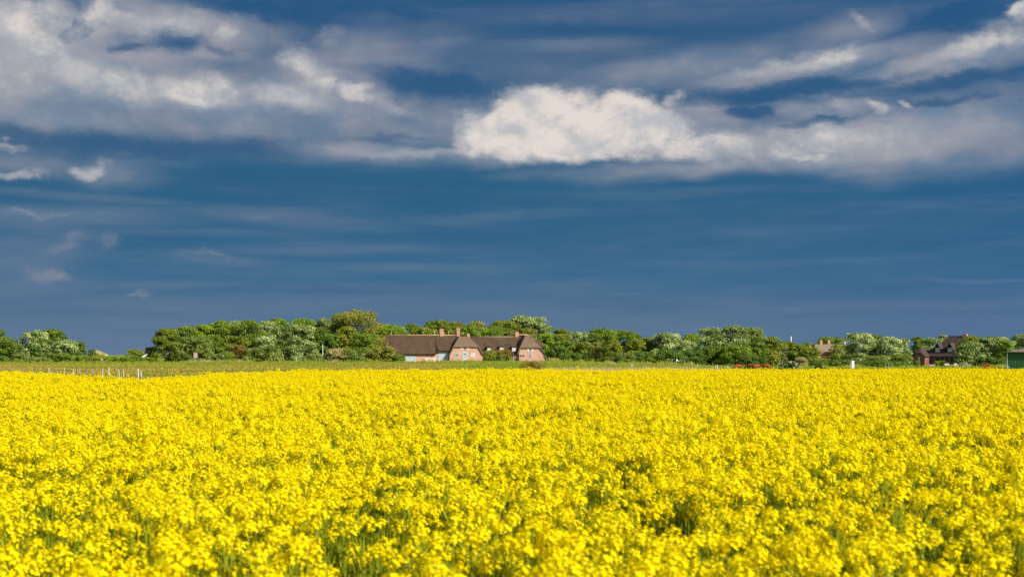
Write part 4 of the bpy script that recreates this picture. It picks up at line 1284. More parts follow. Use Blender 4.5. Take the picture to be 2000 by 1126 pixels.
# ------------------------------------------------------------------ dark roofed house
h = House('dark_roofed_house', 'dark roofed house with two gabled dormers and a shaded red brick gable wing', 'house', 1800, 380, -39)
L = h.L
gx0 = h.xz(1781.5, 700, 0)[0]; gx1 = h.xz(1806, 700, 0)[0]
zE = h.xz(1790, 695.5, -.3)[1]; zH = h.xz(1792, 689, -.3)[1]; zR = h.xz(1802, 678.6, 1.2)[1]
dm_ = 3.4                                                       # the main front stands back behind the wing
m = MB()
m.panel([(gx0, 0, -.4), (gx1, 0, -.4), (gx1, 0, zE), (gx1 - .9, 0, zH), (gx0 + .9, 0, zH), (gx0, 0, zE)], (0, .3, 0))
m.box(gx1 - .3, gx1, .301, dm_ + 3, -.4, zE); m.box(gx0, gx0 + .3, .301, dm_ + 4, -.4, zE)
h.part(m, 'wall', m_dkbrick)
xm = (gx0 + gx1) / 2
roof_block(h, m_slate, gx0 - .35, gx1 + .35, zE - .1, 0, dm_ + 5, gx0 + .75, gx1 - .75, zH, xm - .05, xm + .05, zR, 1.3, thick=.2, name='roof')
window(h, 1793, 1796.5, 697, 706, 0, m_white, m_glass_pale, 1, 1)
# main body
mx1 = gx1 + 10.5
zE2 = h.xz(1840, 695.3, dm_ - .4)[1]; dR = dm_ + 6.0; zR2 = h.xz(1866, 656.6, dR)[1]
m = MB(); m.box(gx1 + .002, mx1, dm_, dm_ + .3, -.4, zE2 + .3); m.box(mx1 - .3, mx1, dm_ + .301, dm_ + 11, -.4, zE2 + .3)
h.part(m, 'wall', m_dkbrick)
hipL = 3.2
rf = MB()
A, B = gx0 + 1.5, mx1 + .5
rx0 = h.xz(1853, 657, dR)[0]; rx1 = B - 1.0
slope_sheet(rf, lambda t: (A + (B - A) * t, dm_ - .5, zE2), lambda t: (rx0 + (rx1 - rx0) * t, dR, zR2), thick=.2, nu=24, nv=10)
slope_sheet(rf, lambda t: (A + (B - A) * t, dR + 6.5, zE2), lambda t: (rx0 + (rx1 - rx0) * t, dR + .02, zR2 - .01), thick=.2, nu=24, nv=10)
e0 = Vector((A, dm_ - .5, zE2)); e1 = Vector((A, dR + 6.5, zE2)); e2 = Vector((rx0, dR, zR2))
rf.panel([e0, e2, e1], (.2, 0, -.1))
e0 = Vector((B, dm_ - .5, zE2)); e1 = Vector((B, dR + 6.5, zE2)); e2 = Vector((rx1, dR, zR2))
rf.panel([e0, e1, e2], (-.2, 0, -.1))
h.part(rf, 'roof', m_slate)
rc = MB(); rc.tube([(rx0, dR, zR2 + .02), (rx1, dR, zR2 + .02)], .13, 6); h.part(rc, 'ridge_cap', m_slate)
for wl_, wr_, pk in ((1827, 1836.2, 1831), (1851.3, 1860.5, 1855.3)):
    dd2 = dm_ + 1.0
    x0, zt_ = h.xz(wl_ - 1, 679, dd2); x1, zb_ = h.xz(wr_ + 1, 688.5, dd2); zp = h.xz(pk, 668.8, dd2 - .4)[1]; xp = (x0 + x1) / 2
    m = MB(); m.panel([(x0, dd2, zb_ - .4), (x1, dd2, zb_ - .4), (x1, dd2, zt_), (xp, dd2, zp - .2), (x0, dd2, zt_)], (0, .2, 0))
    m.box(x0, x0 + .15, dd2 + .201, dR - 2, zb_ - .6, zt_); m.box(x1 - .15, x1, dd2 + .201, dR - 2, zb_ - .6, zt_)
    dmr = h.part(m, 'dormer', m_black)
    r_ = MB()
    for sx, ox in ((x0, -.45), (x1, .45)):
        k = .45 / abs(xp - x0); ez = zt_ - (zp - zt_) * k
        r_.panel([(sx + ox, dd2 - .4, ez), (xp, dd2 - .4, zp), (xp, dR + .3, zp), (sx + ox, dR - 1.2, ez)], (0, 0, -.16 + (.003 if ox > 0 else 0)))
    r_.build('dormer_roof', m_slate, dmr)
    w = window(h, wl_, wr_, 679, 688.2, dd2 - .01, m_white, m_glass_pale, 3, 1); w.parent = dmr
# veranda posts under the long eave
for px_ in (1826, 1836, 1845, 1854, 1863):
    x, _ = h.xz(px_, 700, dm_ - .35); p = MB(); p.box(x - .09, x + .09, dm_ - .4, dm_ - .24, -.4, zE2 - .05); h.part(p, 'veranda_post', m_post_dark)
for a, b in ((1818, 1825), (1828, 1835), (1838, 1844), (1847, 1853), (1856, 1862)):
    window(h, a, b, 698, 708, dm_ - .01, m_black, m_glass, 1, 1)
chimney(h, 1879.5, 1888, 652, 657.6, dR - .3, m_orbrick, .9, cap=False)

# ------------------------------------------------------------------ green barn
h = House('green_barn', 'dark green metal barn with a low brown roof at the right edge', 'barn', 1968, 285, -23)
x0, zt_ = h.xz(1967.5, 688, 0); x1 = x0 + 16
m = MB(); n = 64
for k in range(n):
    a = x0 + (x1 - x0) * k / n; b = x0 + (x1 - x0) * (k + 1) / n; o_ = 0.035 * (k % 2)
    m.panel([(a, -o_, -.4), (b, -o_, -.4), (b, -o_, zt_), (a, -o_, zt_)], (0, .15, 0))
m.box(x0, x0 + .1, .151, 12, -.4, zt_); m.box(x1 - .1, x1, .151, 12, -.4, zt_)
h.part(m, 'wall', m_barn)
c_ = MB(); c_.box(x0 - .06, x0 + .06, -.09, -.036, -.4, zt_); h.part(c_, 'corner_trim', m_silverwood)
zr_ = zt_ + 1.5
m = MB(); m.panel([(x0 - .4, -.5, zt_ + .02), (x1 + .4, -.5, zt_ + .02), (x1 + .4, 6, zr_), (x0 + 8.0, 6, zr_)], (0, 0, .14))
m.panel([(x0 - .4, -.5, zt_ + .02), (x0 + 8.0, 6, zr_), (x0 - .4, 12.5, zt_ + .02)], (0, 0, .137))
m.panel([(x0 - .4, 12.5, zt_ + .02), (x0 + 8.0, 6, zr_), (x1 + .4, 6, zr_), (x1 + .4, 12.5, zt_ + .02)], (0, 0, .134))
h.part(m, 'roof', m_rust)
g_ = MB(); g_.tube([(x0 - .45, -.58, zt_ + .02), (x1 + .4, -.58, zt_ + .02)], .07, 6); h.part(g_, 'gutter', m_black)

# ------------------------------------------------------------------ distant houses at the left
h = House('distant_house', 'distant house with a pale yellowish roof beyond the left hedge', 'house', 196, 520, 8, z=-0.2)
x0, z0 = h.xz(185, 693, 0); x1, z1 = h.xz(207, 683.5, 4)
ze_ = h.xz(196, 692.4, 0)[1]
m = MB(); m.box(x0, x1, 0, 8, -.3, ze_); h.part(m, 'wall', m_white)
m = MB(); m.panel([(x0 - .3, -.4, ze_), (x1 + .3, -.4, ze_), (x1 - 3.2, 4, z1), (x0 - .3, 4, z1)], (0, 0, .15)); m.panel([(x0 - .3, 8.4, ze_), (x0 - .3, 4, z1 - .01), (x1 - 3.2, 4, z1 - .01), (x1 + .3, 8.4, ze_)], (0, 0, .147))
h.part(m, 'roof', plain('yellowish_roof', (0.30, 0.25, 0.09), (0.22, 0.19, 0.07), 1.0, .8, .1))
h = House('distant_house', 'small distant white house left of the big grove', 'house', 281, 470, 4, z=-0.2)
x0, z1 = h.xz(277.5, 690.5, 0); x1, _ = h.xz(285, 690, 0); zp = h.xz(281, 686.6, 3)[1]
m = MB(); m.box(x0, x1, 0, 6, -.3, z1); h.part(m, 'wall', m_white)
m = MB(); m.panel([(x0 - .3, -.3, z1), (x1 + .3, -.3, z1), (x1 + .3, 3, zp), (x0 - .3, 3, zp)], (0, 0, .15)); m.panel([(x0 - .3, 6.3, z1), (x0 - .3, 3, zp), (x1 + .3, 3, zp), (x1 + .3, 6.3, z1)], (0, 0, .147))
h.part(m, 'roof', m_rust)
window(h, 279, 281, 691.5, 694, 0, m_grey, m_glass, 1, 1)
# ------------------------------------------------------------------ cows
m_cow, nt = material('reddish_brown_coat')
tc = nt.node('ShaderNodeTexCoord').outputs['Object']
n1 = nt.noise(tc, 2.2, 4, 0.6); oi = nt.node('ShaderNodeObjectInfo').outputs['Random']
finish(nt, nt.mix(nt.map(n1, 0.35, 0.7), (0.21, 0.048, 0.012), (0.12, 0.028, 0.009)), 0.75, n1, 0.2, 0.02, 0.2)
m_horn = plain('hoof_horn', (0.10, 0.08, 0.06), None, 4)
m_muzzle = plain('pale_muzzle', (0.50, 0.34, 0.27), None, 4)


def cow_mesh(grazing):
    """one continuous skin over a joint skeleton; x forward, feet on z = 0"""
    J = {}; E = []
    def j(n, x, y, z, r, link_=None):
        J[n] = ((x, y, z), r)
        if link_: E.append((link_, n))
    j('hip', -0.62, 0, 1.12, 0.33)
    j('belly', -0.12, 0, 1.00, 0.42, 'hip'); j('chest', 0.42, 0, 1.02, 0.38, 'belly'); j('withers', 0.66, 0, 1.10, 0.27, 'chest')
    j('rump', -0.88, 0, 1.16, 0.22, 'hip'); j('tail1', -1.04, 0, 1.16, 0.05, 'rump'); j('tail2', -1.09, 0, 0.75, 0.03, 'tail1'); j('tail3', -1.08, 0, 0.42, 0.045, 'tail2')
    if grazing:
        j('neck', 0.95, 0, 0.88, 0.19, 'withers'); j('poll', 1.18, 0, 0.58, 0.15, 'neck'); j('face', 1.28, 0, 0.34, 0.115, 'poll'); j('nose', 1.33, 0, 0.15, 0.085, 'face')
    else:
        j('neck', 0.98, 0, 1.26, 0.19, 'withers'); j('poll', 1.22, 0, 1.42, 0.15, 'neck'); j('face', 1.43, 0, 1.31, 0.115, 'poll'); j('nose', 1.60, 0, 1.20, 0.085, 'face')
    p = J['poll'][0]
    for s, y in (('l', 1), ('r', -1)):
        j('ear1' + s, p[0] - .02, .15 * y, p[2] + .04, 0.05, 'poll'); j('ear2' + s, p[0] - .05, .30 * y, p[2] + .03, 0.035, 'ear1' + s)
        j('sh' + s, 0.52, .20 * y, 0.86, 0.17, 'chest'); j('kn' + s, 0.54, .20 * y, 0.48, 0.075, 'sh' + s); j('fet' + s, 0.53, .20 * y, 0.14, 0.052, 'kn' + s); j('hoof' + s, 0.56, .20 * y, 0.03, 0.07, 'fet' + s)
        j('th' + s, -0.70, .22 * y, 0.90, 0.20, 'hip'); j('st' + s, -0.58, .22 * y, 0.66, 0.125, 'th' + s); j('hock' + s, -0.82, .22 * y, 0.46, 0.065, 'st' + s)
        j('hf' + s, -0.78, .22 * y, 0.13, 0.05, 'hock' + s); j('hh' + s, -0.74, .22 * y, 0.03, 0.07, 'hf' + s)
    names = list(J)
    me = bpy.data.meshes.new('cow_skeleton')
    me.from_pydata([J[n][0] for n in names], [(names.index(a), names.index(b)) for a, b in E], [])
    o = bpy.data.objects.new('cow_skeleton', me); C.objects.link(o)
    sk = o.modifiers.new('skin', 'SKIN'); o.modifiers.new('sub', 'SUBSURF').levels = 2
    for k, n in enumerate(names):
        r = J[n][1]; me.skin_vertices[0].data[k].radius = (r, r)
    me.skin_vertices[0].data[0].use_root = True
    dg = bpy.context.evaluated_depsgraph_get()
    out = bpy.data.meshes.new_from_object(o.evaluated_get(dg))
    out.name = 'cow_body'; out.materials.clear(); out.materials.append(m_cow)
    for f in out.polygons: f.use_smooth = True
    bpy.data.objects.remove(o); bpy.data.meshes.remove(me)
    return out


def cow_horns(grazing):
    x, z = (1.15, 0.64) if grazing else (1.19, 1.50)
    m = MB()
    for y in (1, -1):
        m.tube([(x, .07 * y, z), (x - .02, .19 * y, z + .06), (x + .02, .25 * y, z + .17)], [.03, .024, .01], 6)
    return m


COW = {}
for gkey in (True, False):
    hm = cow_horns(gkey)
    COW[gkey] = cow_mesh(gkey)
first = {}


def cow(px, ytop, D, turn, grazing, label):
    X = at(px, 700, D).x
    g = gzf(X, D) - 0.01; k = min(1.0, max(0.7, (at(px, ytop, D).z - g) / 1.46))
    r = empty('cow', (X, D, g), RAD(turn)); r.scale = (k, k, k); tag(r, label, 'cow', 'reddish brown cows in the meadow')
    b = bpy.data.objects.new('body', COW[grazing]); link(b, r)
    if grazing not in first:
        first[grazing] = [cow_horns(grazing).build('horns', m_cream, r)]
        x, z = (1.335, 0.11) if grazing else (1.645, 1.175)
        mz = MB(); mz.tube([(x - .03, 0, z + .02), (x, 0, z - .005)], [.07, .055], 8); first[grazing].append(mz.build('muzzle', m_muzzle, r))
    else:
        for q in first[grazing]:
            c = q.copy(); link(c, r)
    return r


cow(1441, 710.0, 262, 205, True, 'reddish brown cow grazing apart at the left of the four')
cow(1465, 709.6, 262, 150, True, 'reddish brown cow second from the left of the four')
cow(1477, 709.8, 256, 20, True, 'reddish brown cow overlapped by its neighbour, third of the four')
cow(1495, 709.6, 260, 165, True, 'reddish brown cow rightmost of the four by the white flowering bush')

# ------------------------------------------------------------------ fence posts, poles
m_post = plain('weathered_post', (0.30, 0.265, 0.21), (0.20, 0.175, 0.14), 4.0, 0.85, 0.1, stretch=(3, 3, 0.4))
m_postw = plain('whitened_post', (0.46, 0.43, 0.36), (0.33, 0.30, 0.25), 4.0, 0.8, 0.1, stretch=(3, 3, 0.4))
prng = random.Random(4)
POSTS = []


def post(px, ytop, D, label, r=0.05, mat=None, tilt=0.0, group='fence posts at the left edge of the field', cap=True):
    r *= 0.62
    p = at(px, ytop, D); g = gzf(p.x, D); hh = p.z - g
    root = empty('fence_post', (p.x, D, g)); tag(root, label, 'fence post', group)
    m = MB(); m.tube([(-tilt * hh, 0, -.15), (-tilt * hh * .4, 0, hh * .5), (0, 0, hh - .03), (0, 0, hh)], [r * 1.05, r, r * .97, r * .75], 8)
    m.build('shaft', mat or m_post, root, smooth_sh=False)
    i_ = MB(); i_.tube([(r * 1.02 - tilt * hh * .25, 0, hh * .8 - .03), (r * 1.02 - tilt * hh * .25, 0, hh * .8 + .03)], .018, 6); i_.build('insulator', m_black, root)
    POSTS.append((px, p.x, D, g, hh))
    return root


LP = [(0, 718, 118, .04), (14, 716, 120, .04), (27, 717, 121, .035), (39, 718, 120, .045), (64, 717, 119, .045), (80, 719.5, 122, .035), (96, 717.5, 118, .05),
      (112, 718, 120, .045), (125.5, 718.5, 117, .05), (143, 720, 114, .055), (157, 721, 120, .03), (170, 720, 118, .04), (182, 719.5, 122, .035),
      (200.5, 718.5, 112, .05), (212.5, 717.5, 108, .075), (232, 720.5, 112, .06), (241, 722, 110, .06), (251, 722, 118, .03), (269.5, 720, 106, .085), (275, 723, 108, .06)]
words_ = ['thin post at the left edge of the photo', 'thin post second from the left edge', 'thin post left of the dark tuft', 'pale post just right of the dark tuft', 'pale post fifth in the left fence', 'short post sixth in the left fence',
          'taller post seventh in the left fence', 'pale post eighth in the left fence', 'pale post ninth in the left fence, just left of a stout short one', 'stout short post in the middle of the left fence', 'faint thin post in the middle of the left fence', 'pale post left of the faint end of the rail',
          'thin post at the faint end of the rail', 'slim post left of the thickest mid post', 'tall thick post between two slim ones', 'post leaning slightly in the pair left of the gap', 'leaning post right of its slim neighbour', 'very thin post in the gap left of the last thick one',
          'thickest post near the right end of the left fence', 'short leaning post at the right end of the left fence']
for (px_, yt, D, r), wd in zip(LP, words_):
    post(px_, yt, D, wd, r, m_postw if r > .045 else m_post, prng.uniform(-.05, .05) if px_ < 228 else prng.uniform(-.14, -.05))
# the rail along the left posts
mw = MB(); zz = sorted(POSTS)
rail_pts = [(q[1], q[2], q[3] + q[4] * .80) for q in zz[6:13]]
mw.tube(rail_pts, .022, 5)
tag(mw.build('fence_rail', m_post), 'thin pale rail tying the middle posts of the left fence', 'fence rail')
for px_, yt, yb, D, r, wd in [
        (1233, 711, 717, 215, .09, 'left of two close white posts at the field edge, right of the farm'), (1236, 710.5, 717, 216, .08, 'right of two close white posts at the field edge, right of the farm'),
        (1271, 706, 711, 300, .06, 'faint post left of the small pale flag'), (1312, 705.5, 712, 300, .08, 'grey post just left of the small pale flag'), (1321.5, 705, 712, 302, .06, 'thin grey post under the small pale flag'),
        (1338.5, 705.5, 710, 302, .05, 'thin grey post right of the small pale flag'), (1351, 705.5, 711, 298, .1, 'stout white post left of the tall weeds'), (1362.5, 711.5, 717, 210, .09, 'white post among the tall dry weeds'),
        (1397.5, 713, 718, 200, .09, 'shorter of two white posts left of the cows'), (1401, 711, 718, 204, .1, 'taller of two white posts left of the cows'), (1421.5, 713, 718.5, 196, .09, 'single white post just left of the first cow'),
        (1437.5, 715, 719, 170, .06, 'short white post in front of the first cow'), (1660.5, 707, 711, 285, .08, 'short post beside the white box'), (1730, 708, 714, 280, .05, 'thin post in the right meadow left of the others'),
        (1735.5, 707.5, 714, 282, .06, 'thin post middle of three in the right meadow'), (1742, 707.5, 713, 284, .06, 'thin post rightmost of three in the right meadow'),
        (578, 702.5, 705, 318, .11, 'short white post in front of the biggest silver poplar'), (546, 703, 707, 312, .09, 'dull short post left of the biggest silver poplar'),
        (810.5, 700.5, 712, 300, .17, 'thick white post in front of the left grey barn door'), (806, 702.5, 709, 306, .07, 'slim post just left of the thick white post'), (817.5, 704, 710, 304, .07, 'slim post just right of the thick white post'),
        (1970.5, 714, 718, 250, .09, 'white post in front of the green barn'), (1959, 713, 718, 255, .12, 'pale post left of the green barn')]:
    post(px_, yt, D, wd, r, m_postw, 0.0, 'single posts in the meadow')


def pole(px, ytop, ybase, D, r, label, mat, cat):
    p = at(px, ytop, D); g = gzf(p.x, D); hh = p.z - g
    root = empty('pole', (p.x, D, g)); tag(root, label, cat)
    m = MB(); m.tube([(0, 0, -.2), (0, 0, hh * .5), (0, 0, hh)], [r, r * .9, r * .75], 8); m.build('shaft', mat, root)
    c = MB(); c.tube([(0, 0, hh + .001), (0, 0, hh + .12)], [r * 1.15, r * .6], 8); c.build('cap', mat, root)


pole(1545, 657.5, 700, 392, .16, 'thin tall white mast rising above the right treetops', m_white, 'mast')
pole(630.5, 672.5, 700, 334, .06, 'slim white pole in front of the grove', m_white, 'pole')

# ------------------------------------------------------------------ wooden board at the grove
D = 322; b0 = at(378.2, 688, D); b1 = at(385.2, 698.5, D); g = gzf(b0.x, D)
root = empty('notice_board', ((b0.x + b1.x) / 2, D, g)); tag(root, 'tall pinkish wooden board on two posts before the grove', 'board')
w2 = (b1.x - b0.x) / 2
m = MB()
for k in range(4):
    a = -w2 + k * w2 / 2; m.box(a + .01, a + w2 / 2 - .01, -.03 - .004 * (k % 2), .03, b1.z - g, b0.z - g)
m.build('panel', plain('pinkish_board', (0.44, 0.33, 0.28), (0.36, 0.26, 0.21), 3, .8, .1, stretch=(4, 4, .4)), root)
for s_ in (-1, 1):
    m = MB(); m.box(s_ * w2 * .8 - .05, s_ * w2 * .8 + .05, .032, .12, -.2, b0.z - g - .02); m.build('post', m_black, root)
m = MB(); m.box(-w2 - .06, w2 + .06, -.1, .16, b0.z - g + .002, b0.z - g + .07); m.build('board_cap', m_post, root)

# ------------------------------------------------------------------ white box in the right meadow
D = 290; b0 = at(1663, 703.8, D); b1 = at(1668.2, 711, D); g = gzf(b0.x, D); w2 = (b1.x - b0.x) / 2
root = empty('utility_box', ((b0.x + b1.x) / 2, D, g)); tag(root, 'upright white box standing in the right meadow', 'utility box')
hz_ = b0.z - g
m = MB(); m.box(-w2, w2, -.2, .2, .08, hz_ - .05); m.build('cabinet', m_white, root, bevel=.02)
m = MB(); m.box(-w2 - .04, w2 + .04, -.24, .24, hz_ - .049, hz_); m.build('lid', m_white, root)
m = MB(); m.box(-w2 - .05, w2 + .05, -.23, .23, -.1, .079); m.build('plinth', m_silverwood, root)
m = MB(); m.box(w2 * .6, w2 * .7, -.225, -.201, hz_ * .45, hz_ * .55); m.build('handle', m_dark, root)

# ------------------------------------------------------------------ white table by the farmhouse wall
D = 343.6; a = at(829.5, 698, D); b = at(852.5, 701, D); g = gzf(a.x, D)
root = empty('garden_table', ((a.x + b.x) / 2, D, g), RAD(7)); tag(root, 'long low white garden table by the pink brick wall between the barn doors', 'table')
w2 = (b.x - a.x) / 2; zt_ = a.z - g - .1
m = MB()
for k in range(5): m.box(-w2, w2, -.45 + k * .18, -.45 + k * .18 + .16, zt_ - .05, zt_)
m.box(-w2 + .1, w2 - .1, -.40, .40, zt_ - .16, zt_ - .051)
m.build('tabletop', m_white, root)
for sx in (-w2 + .5, w2 - .5):
    for sy in (-.36, .36):
        m = MB(); m.box(sx - .06, sx + .06, sy - .06, sy + .06, -.1, zt_ - .161); m.build('leg', m_white, root)
root = empty('flower_tub', (at(843.5, 700, D).x, D, g + zt_)); tag(root, 'small brown tub standing on the white table', 'tub')
m = MB(); m.tube([(0, 0, .005), (0, 0, .16), (0, 0, .3)], [.16, .19, .2], 10); m.build('tub', m_rust, root)
m = MB(); m.tube([(0, 0, .301), (0, 0, .33)], [.22, .21], 10); m.build('rim', m_rust, root)

# ------------------------------------------------------------------ small pale flag
D = 303; a = at(1321, 700, D); g = gzf(a.x, D)
root = empty('flag', (a.x, D, g)); tag(root, 'small pale triangular flag on a stick against dark bushes', 'flag')
m = MB(); m.tube([(0, 0, -.1), (0, 0, a.z - g)], [.03, .025], 6); m.build('stick', m_post, root)
t = a.z - g; m = MB(); m.panel([(.026, 0, t - .02), (.1, .02, t - .03), (.75, .08, t - .72), (.26, .05, t - .45), (.026, 0, t - .55)], (0, .015, 0)); m.build('cloth', plain('flag_cloth', (0.6, 0.62, 0.5), None, 3), root)

# ------------------------------------------------------------------ furniture and clutter at the dark roofed house
def chair(px0, px1, yt, yb, D, label, turn, cat='garden chair', bench=False):
    a = at(px0, yt, D); b = at(px1, yb, D); g = gzf(a.x, D); w2 = (b.x - a.x) / 2; hh = min(max(a.z - g, .8), 1.35)
    root = empty('garden_bench' if bench else 'garden_chair', ((a.x + b.x) / 2, D, g), RAD(turn)); tag(root, label, cat)
    m = MB(); zs = hh * .48
    for k in range(4): m.box(-w2, w2, -.25 + k * .13, -.25 + k * .13 + .115, zs - .04, zs)
    m.build('seat', m_cream, root)
    m = MB(); n = 5
    for k in range(n): m.box(-w2 + .09, w2 - .09, .265, .29, zs + .08 + (hh - zs - .08) * k / n, zs + .08 + (hh - zs - .08) * (k + .8) / n)
    m.build('backrest', m_cream, root)
    for sx in (-1, 1):
        m = MB(); m.box(sx * (w2 - .04) - .04, sx * (w2 - .04) + .04, .25, .262, -.1, hh); m.build('leg', m_cream, root)
        m = MB(); m.box(sx * (w2 - .04) - .04, sx * (w2 - .04) + .04, -.31, -.255, -.1, zs + .2); m.build('leg', m_cream, root)
        m = MB(); m.box(sx * (w2 - .04) - .05, sx * (w2 - .04) + .05, -.33, .245, zs + .201, zs + .24); m.build('armrest', m_cream, root)


chair(1846, 1855, 709.5, 717, 330, 'pale wooden garden bench left of the seat group by the dark house', 8, 'bench', True)
chair(1860, 1864.5, 711, 717, 328, 'low pale garden chair right of the bench by the dark house', -40)
chair(1864, 1871, 709.5, 717, 331, 'pale broad garden chair beside the low one by the dark house', 15)
# wooden crate-like frame left of the seats
D = 332; a = at(1815, 710.3, D); b = at(1824.5, 717, D); g = gzf(a.x, D); w2 = (b.x - a.x) / 2; hh = a.z - g
root = empty('wooden_gate', ((a.x + b.x) / 2, D, g), RAD(5)); tag(root, 'low wooden gate with a diagonal brace before the dark house', 'gate')
m = MB()
for k in range(4): m.box(-w2, w2, -.015, .015, .2 + k * (hh - .3) / 4, .2 + k * (hh - .3) / 4 + .12)
m.build('rail', m_post, root)
m = MB(); m.panel([(-w2, -.05, hh - .1), (-w2 + .15, -.05, hh - .1), (w2, -.05, .2), (w2 - .15, -.05, .2)], (0, .03, 0)); m.build('brace', m_cream, root)
m = MB(); m.box(w2 + .002, w2 + .12, -.06, .06, -.2, hh + .05); m.build('gate_post', m_postw, root)
# kettle grill under a dark cover
D = 334; p = at(1846, 705, D); g = gzf(p.x, D)
root = empty('parasol', (p.x, D, g)); tag(root, 'folded out dark cover standing behind the pale bench', 'parasol')
m = MB(); n = 10; R_ = 1.0; zc = at(1846, 705, D).z - g
vs = [(0, 0, zc)] + [(R_ * math.cos(2 * PI * k / n), R_ * math.sin(2 * PI * k / n), zc - .55) for k in range(n)] + [(0, 0, zc - .06)] + [(R_ * .97 * math.cos(2 * PI * k / n), R_ * .97 * math.sin(2 * PI * k / n), zc - .6) for k in range(n)]
fs = [(0, 1 + k, 1 + (k + 1) % n) for k in range(n)] + [(n + 1, n + 2 + (k + 1) % n, n + 2 + k) for k in range(n)] + [(1 + k, n + 2 + k, n + 2 + (k + 1) % n, 1 + (k + 1) % n) for k in range(n)]
m.add(vs, fs); m.build('canopy', m_black, root)
m = MB(); m.tube([(0, 0, -.1), (0, 0, zc - .05)], .03, 6); m.build('pole', m_silverwood, root)
# red farm cart half hidden by trees
D = 300; a = at(1919.5, 712, D); b = at(1932.5, 717, D); g = gzf(a.x, D); w2 = (b.x - a.x) / 2; hh = max(a.z - g, .9)
root = empty('farm_trailer', ((a.x + b.x) / 2, D, g), RAD(-15)); tag(root, 'small bright red farm trailer under the trees left of the green barn', 'trailer')
m = MB(); m.panel([(-w2, -.5, hh * .45), (w2, -.5, hh * .45), (w2 + .12, -.5, hh), (-w2 - .12, -.5, hh)], (0, .04, 0)); m.panel([(-w2, .5, hh * .45), (w2, .5, hh * .45), (w2 + .12, .5, hh), (-w2 - .12, .5, hh)], (0, .04, 0))
m.box(-w2, w2, -.459, .499, hh * .45, hh * .5); m.panel([(-w2, -.459, hh * .51), (-w2, .499, hh * .51), (-w2 - .12, .499, hh), (-w2 - .12, -.459, hh)], (.04, 0, 0)); m.panel([(w2, -.459, hh * .51), (w2, .499, hh * .51), (w2 + .12, .499, hh), (w2 + .12, -.459, hh)], (-.04, 0, 0))
m.build('tub', m_red, root)
for sy in (-.62, .62):
    m = MB(); m.tube([(0, sy - .07, hh * .3), (0, sy + .07, hh * .3)], hh * .3, 14); wq = m.build('wheel', m_black, root)
    m = MB(); m.tube([(0, sy - .08, hh * .3), (0, sy + .08, hh * .3)], hh * .12, 10); m.build('rim', m_red, wq)
m = MB(); m.tube([(w2, 0, hh * .42), (w2 + 1.1, 0, hh * .4)], .04, 6); m.build('drawbar', m_red, root)
# low pale stone heap under the trees by the barn
D = 318; p = at(1887, 711, D); g = gzf(p.x, D)
rs = np.random.default_rng(5); m = MB()
for k in range(26):
    c = Vector((rs.normal(0, .9), rs.normal(0, .35), 0)); c.z = max(.08, .85 - abs(c.x) * .45 - rs.random() * .6); r_ = rs.uniform(.14, .3)
    bmx = bmesh.new(); bmesh.ops.create_icosphere(bmx, subdivisions=1, radius=r_)
    vv = [v.co * rs.uniform(.8, 1.15) + c for v in bmx.verts]; ff = [tuple(v.index for v in f.verts) for f in bmx.faces]; bmx.free(); m.add(vv, ff)
st = m.build('stone_heap', plain('pale_stone', (0.45, 0.36, 0.27), (0.3, 0.24, 0.18), 2)); st.location = (p.x, D, g); tag(st, 'heap of pale stones under the trees right of the garden chairs', 'stone heap')

# ------------------------------------------------------------------ grasses: nobody could count them
m_grass = leaf_mat('meadow_blades', [(0, (0.10, 0.15, 0.012)), (0.4, (0.19, 0.24, 0.02)), (0.65, (0.24, 0.195, 0.03)), (1, (0.36, 0.27, 0.09))], .3, .9)
m_dry = leaf_mat('dry_stalks', [(0, (0.20, 0.15, 0.07)), (0.5, (0.40, 0.31, 0.17)), (1, (0.60, 0.49, 0.31))], .3, .9)


def blades(name, x, y, hgt, wid, tint, mat, label, lean=.25):
    n = len(x); r = np.random.default_rng(len(x)); a = r.random(n) * 2 * PI
    z = gz(x, y) - .02
    dx, dy = np.cos(a) * wid, np.sin(a) * wid * .3
    lx, ly = r.normal(0, lean, n) * hgt, r.normal(0, lean, n) * hgt
    b = np.stack([x, y, z], 1)
    V = np.stack([b + np.stack([-dx, -dy, 0 * z], 1), b + np.stack([dx, dy, 0 * z], 1), b + np.stack([lx * .5 + dx * .7, ly * .5 + dy * .7, hgt * .62], 1), b + np.stack([lx, ly, hgt], 1)], 1).reshape(-1, 3)
    o = mesh_np(name, V, np.arange(n * 4).reshape(-1, 4), mat, None, np.repeat(np.clip(tint, 0, 1), 4))
    return tag(o, label, 'grass', kind='stuff')


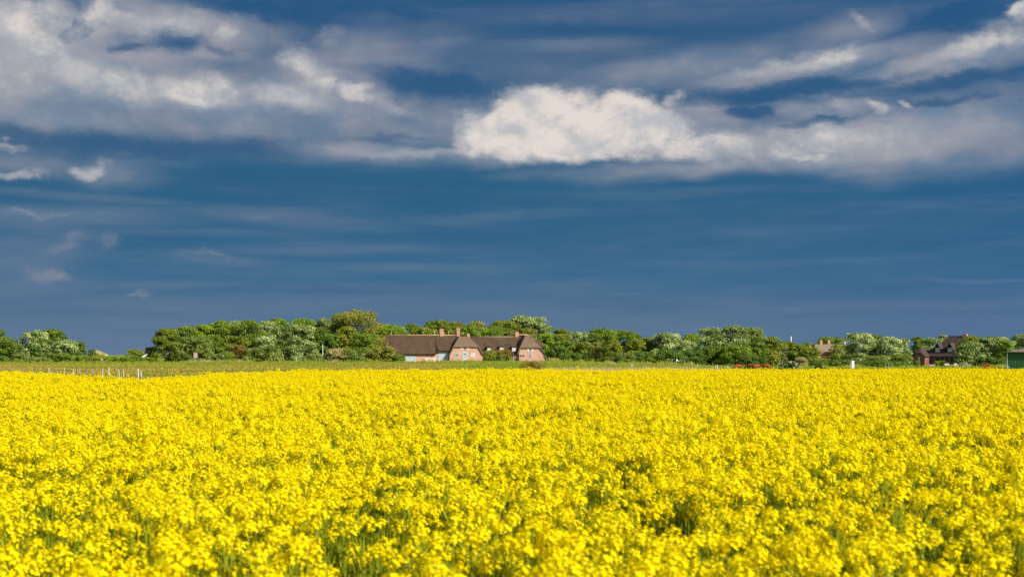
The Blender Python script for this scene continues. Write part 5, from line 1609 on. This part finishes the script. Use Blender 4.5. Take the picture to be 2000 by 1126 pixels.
r = np.random.default_rng(21)
n = 150000
y = 92 + (345 - 92) * r.random(n) ** 0.75; x = (r.random(n) * 2 - 1) * .40 * y
ok = (y > edge(x, y) + 2) & ~((y > 338) & (x > -40) & (x < 25))
x, y = x[ok], y[ok]
big_ = vnoise(x, y, 14.0, 31); mid_ = vnoise(x, y, 3.0, 32)
hg = (.12 + .32 * mid_ * big_) * (1 + 1.2 * (r.random(len(x)) < .04)) * np.where(y > 285, 1.6, 1.0)
brownish_ = smooth(300, 215, y) * smooth(10, -18, x) * smooth(.3, .6, big_)
tn = .16 + .25 * big_ + .37 * brownish_ + r.normal(0, .12, len(x))
blades('meadow_grass', x, y, hg, .06 + .05 * r.random(len(x)), tn, m_grass, 'green and tan meadow grass behind the yellow field')
# dry reeds along the far edge of the field, on the right
n = 9000
px_ = 1060 + 380 * r.random(n) ** 1.1; y = 96 + 16 * r.random(n); x = (px_ - 1000) / F_PX * y
top_ = np.interp(px_, [1060, 1120, 1250, 1340, 1400, 1440], [716.2, 715, 714, 713.2, 715.5, 717.4]); hg = (H_CAM - (top_ - HOR) * y / F_PX) * r.uniform(.75, 1.04, n)
k_ = vnoise(x, y, 1.2, 41) > .25
blades('dry_reeds', x[k_], y[k_], hg[k_], np.full(k_.sum(), .022), (.45 + r.normal(0, .22, n))[k_], m_dry, 'dry tan reeds along the far edge of the yellow field', .10)
# tall pale grass at the foot of the groves
xs_, ys_ = [], []
for a, b, D, k in [(372, 428, 320, 900), (462, 474, 322, 260), (640, 668, 316, 260), (1180, 1200, 290, 260), (1066, 1100, 322, 300), (1880, 1898, 322, 200)]:
    q = np.clip(r.normal(.5, .28, k), -.3, 1.3); ys_.append(D + r.normal(0, 1.5, k)); xs_.append((a + (b - a) * q - 1000) / F_PX * ys_[-1])
x = np.concatenate(xs_); y = np.concatenate(ys_)
blades('tall_dry_grass', x, y, r.uniform(.2, 1.0, len(x)) * (.35 + .9 * vnoise(x, y, .9, 61)), np.full(len(x), .05), .42 + r.normal(0, .2, len(x)), m_dry, 'tall dry grass at the foot of the groves', .15)
# rough weeds along the hedges and in front of the farm
n = 26000
px_ = r.random(n) * 2100 - 50; y = 306 + 20 * r.random(n); x = (px_ - 1000) / F_PX * y
y = np.where((px_ > 1080) & (px_ < 1420), y - 30 * r.random(n), y); x = (px_ - 1000) / F_PX * y
wv = vnoise(px_, y, 18, 51); hg = (.25 + .9 * wv * wv) * r.uniform(.5, 1.2, n) * np.where((px_ > 1080) & (px_ < 1420), 1.25, .8)
blades('rough_weeds', x, y, hg, .07 + .06 * r.random(n), .30 + .25 * (wv - .5) + r.normal(0, .15, n), m_grass, 'rough green weeds in front of the hedges and farmhouses', .2)
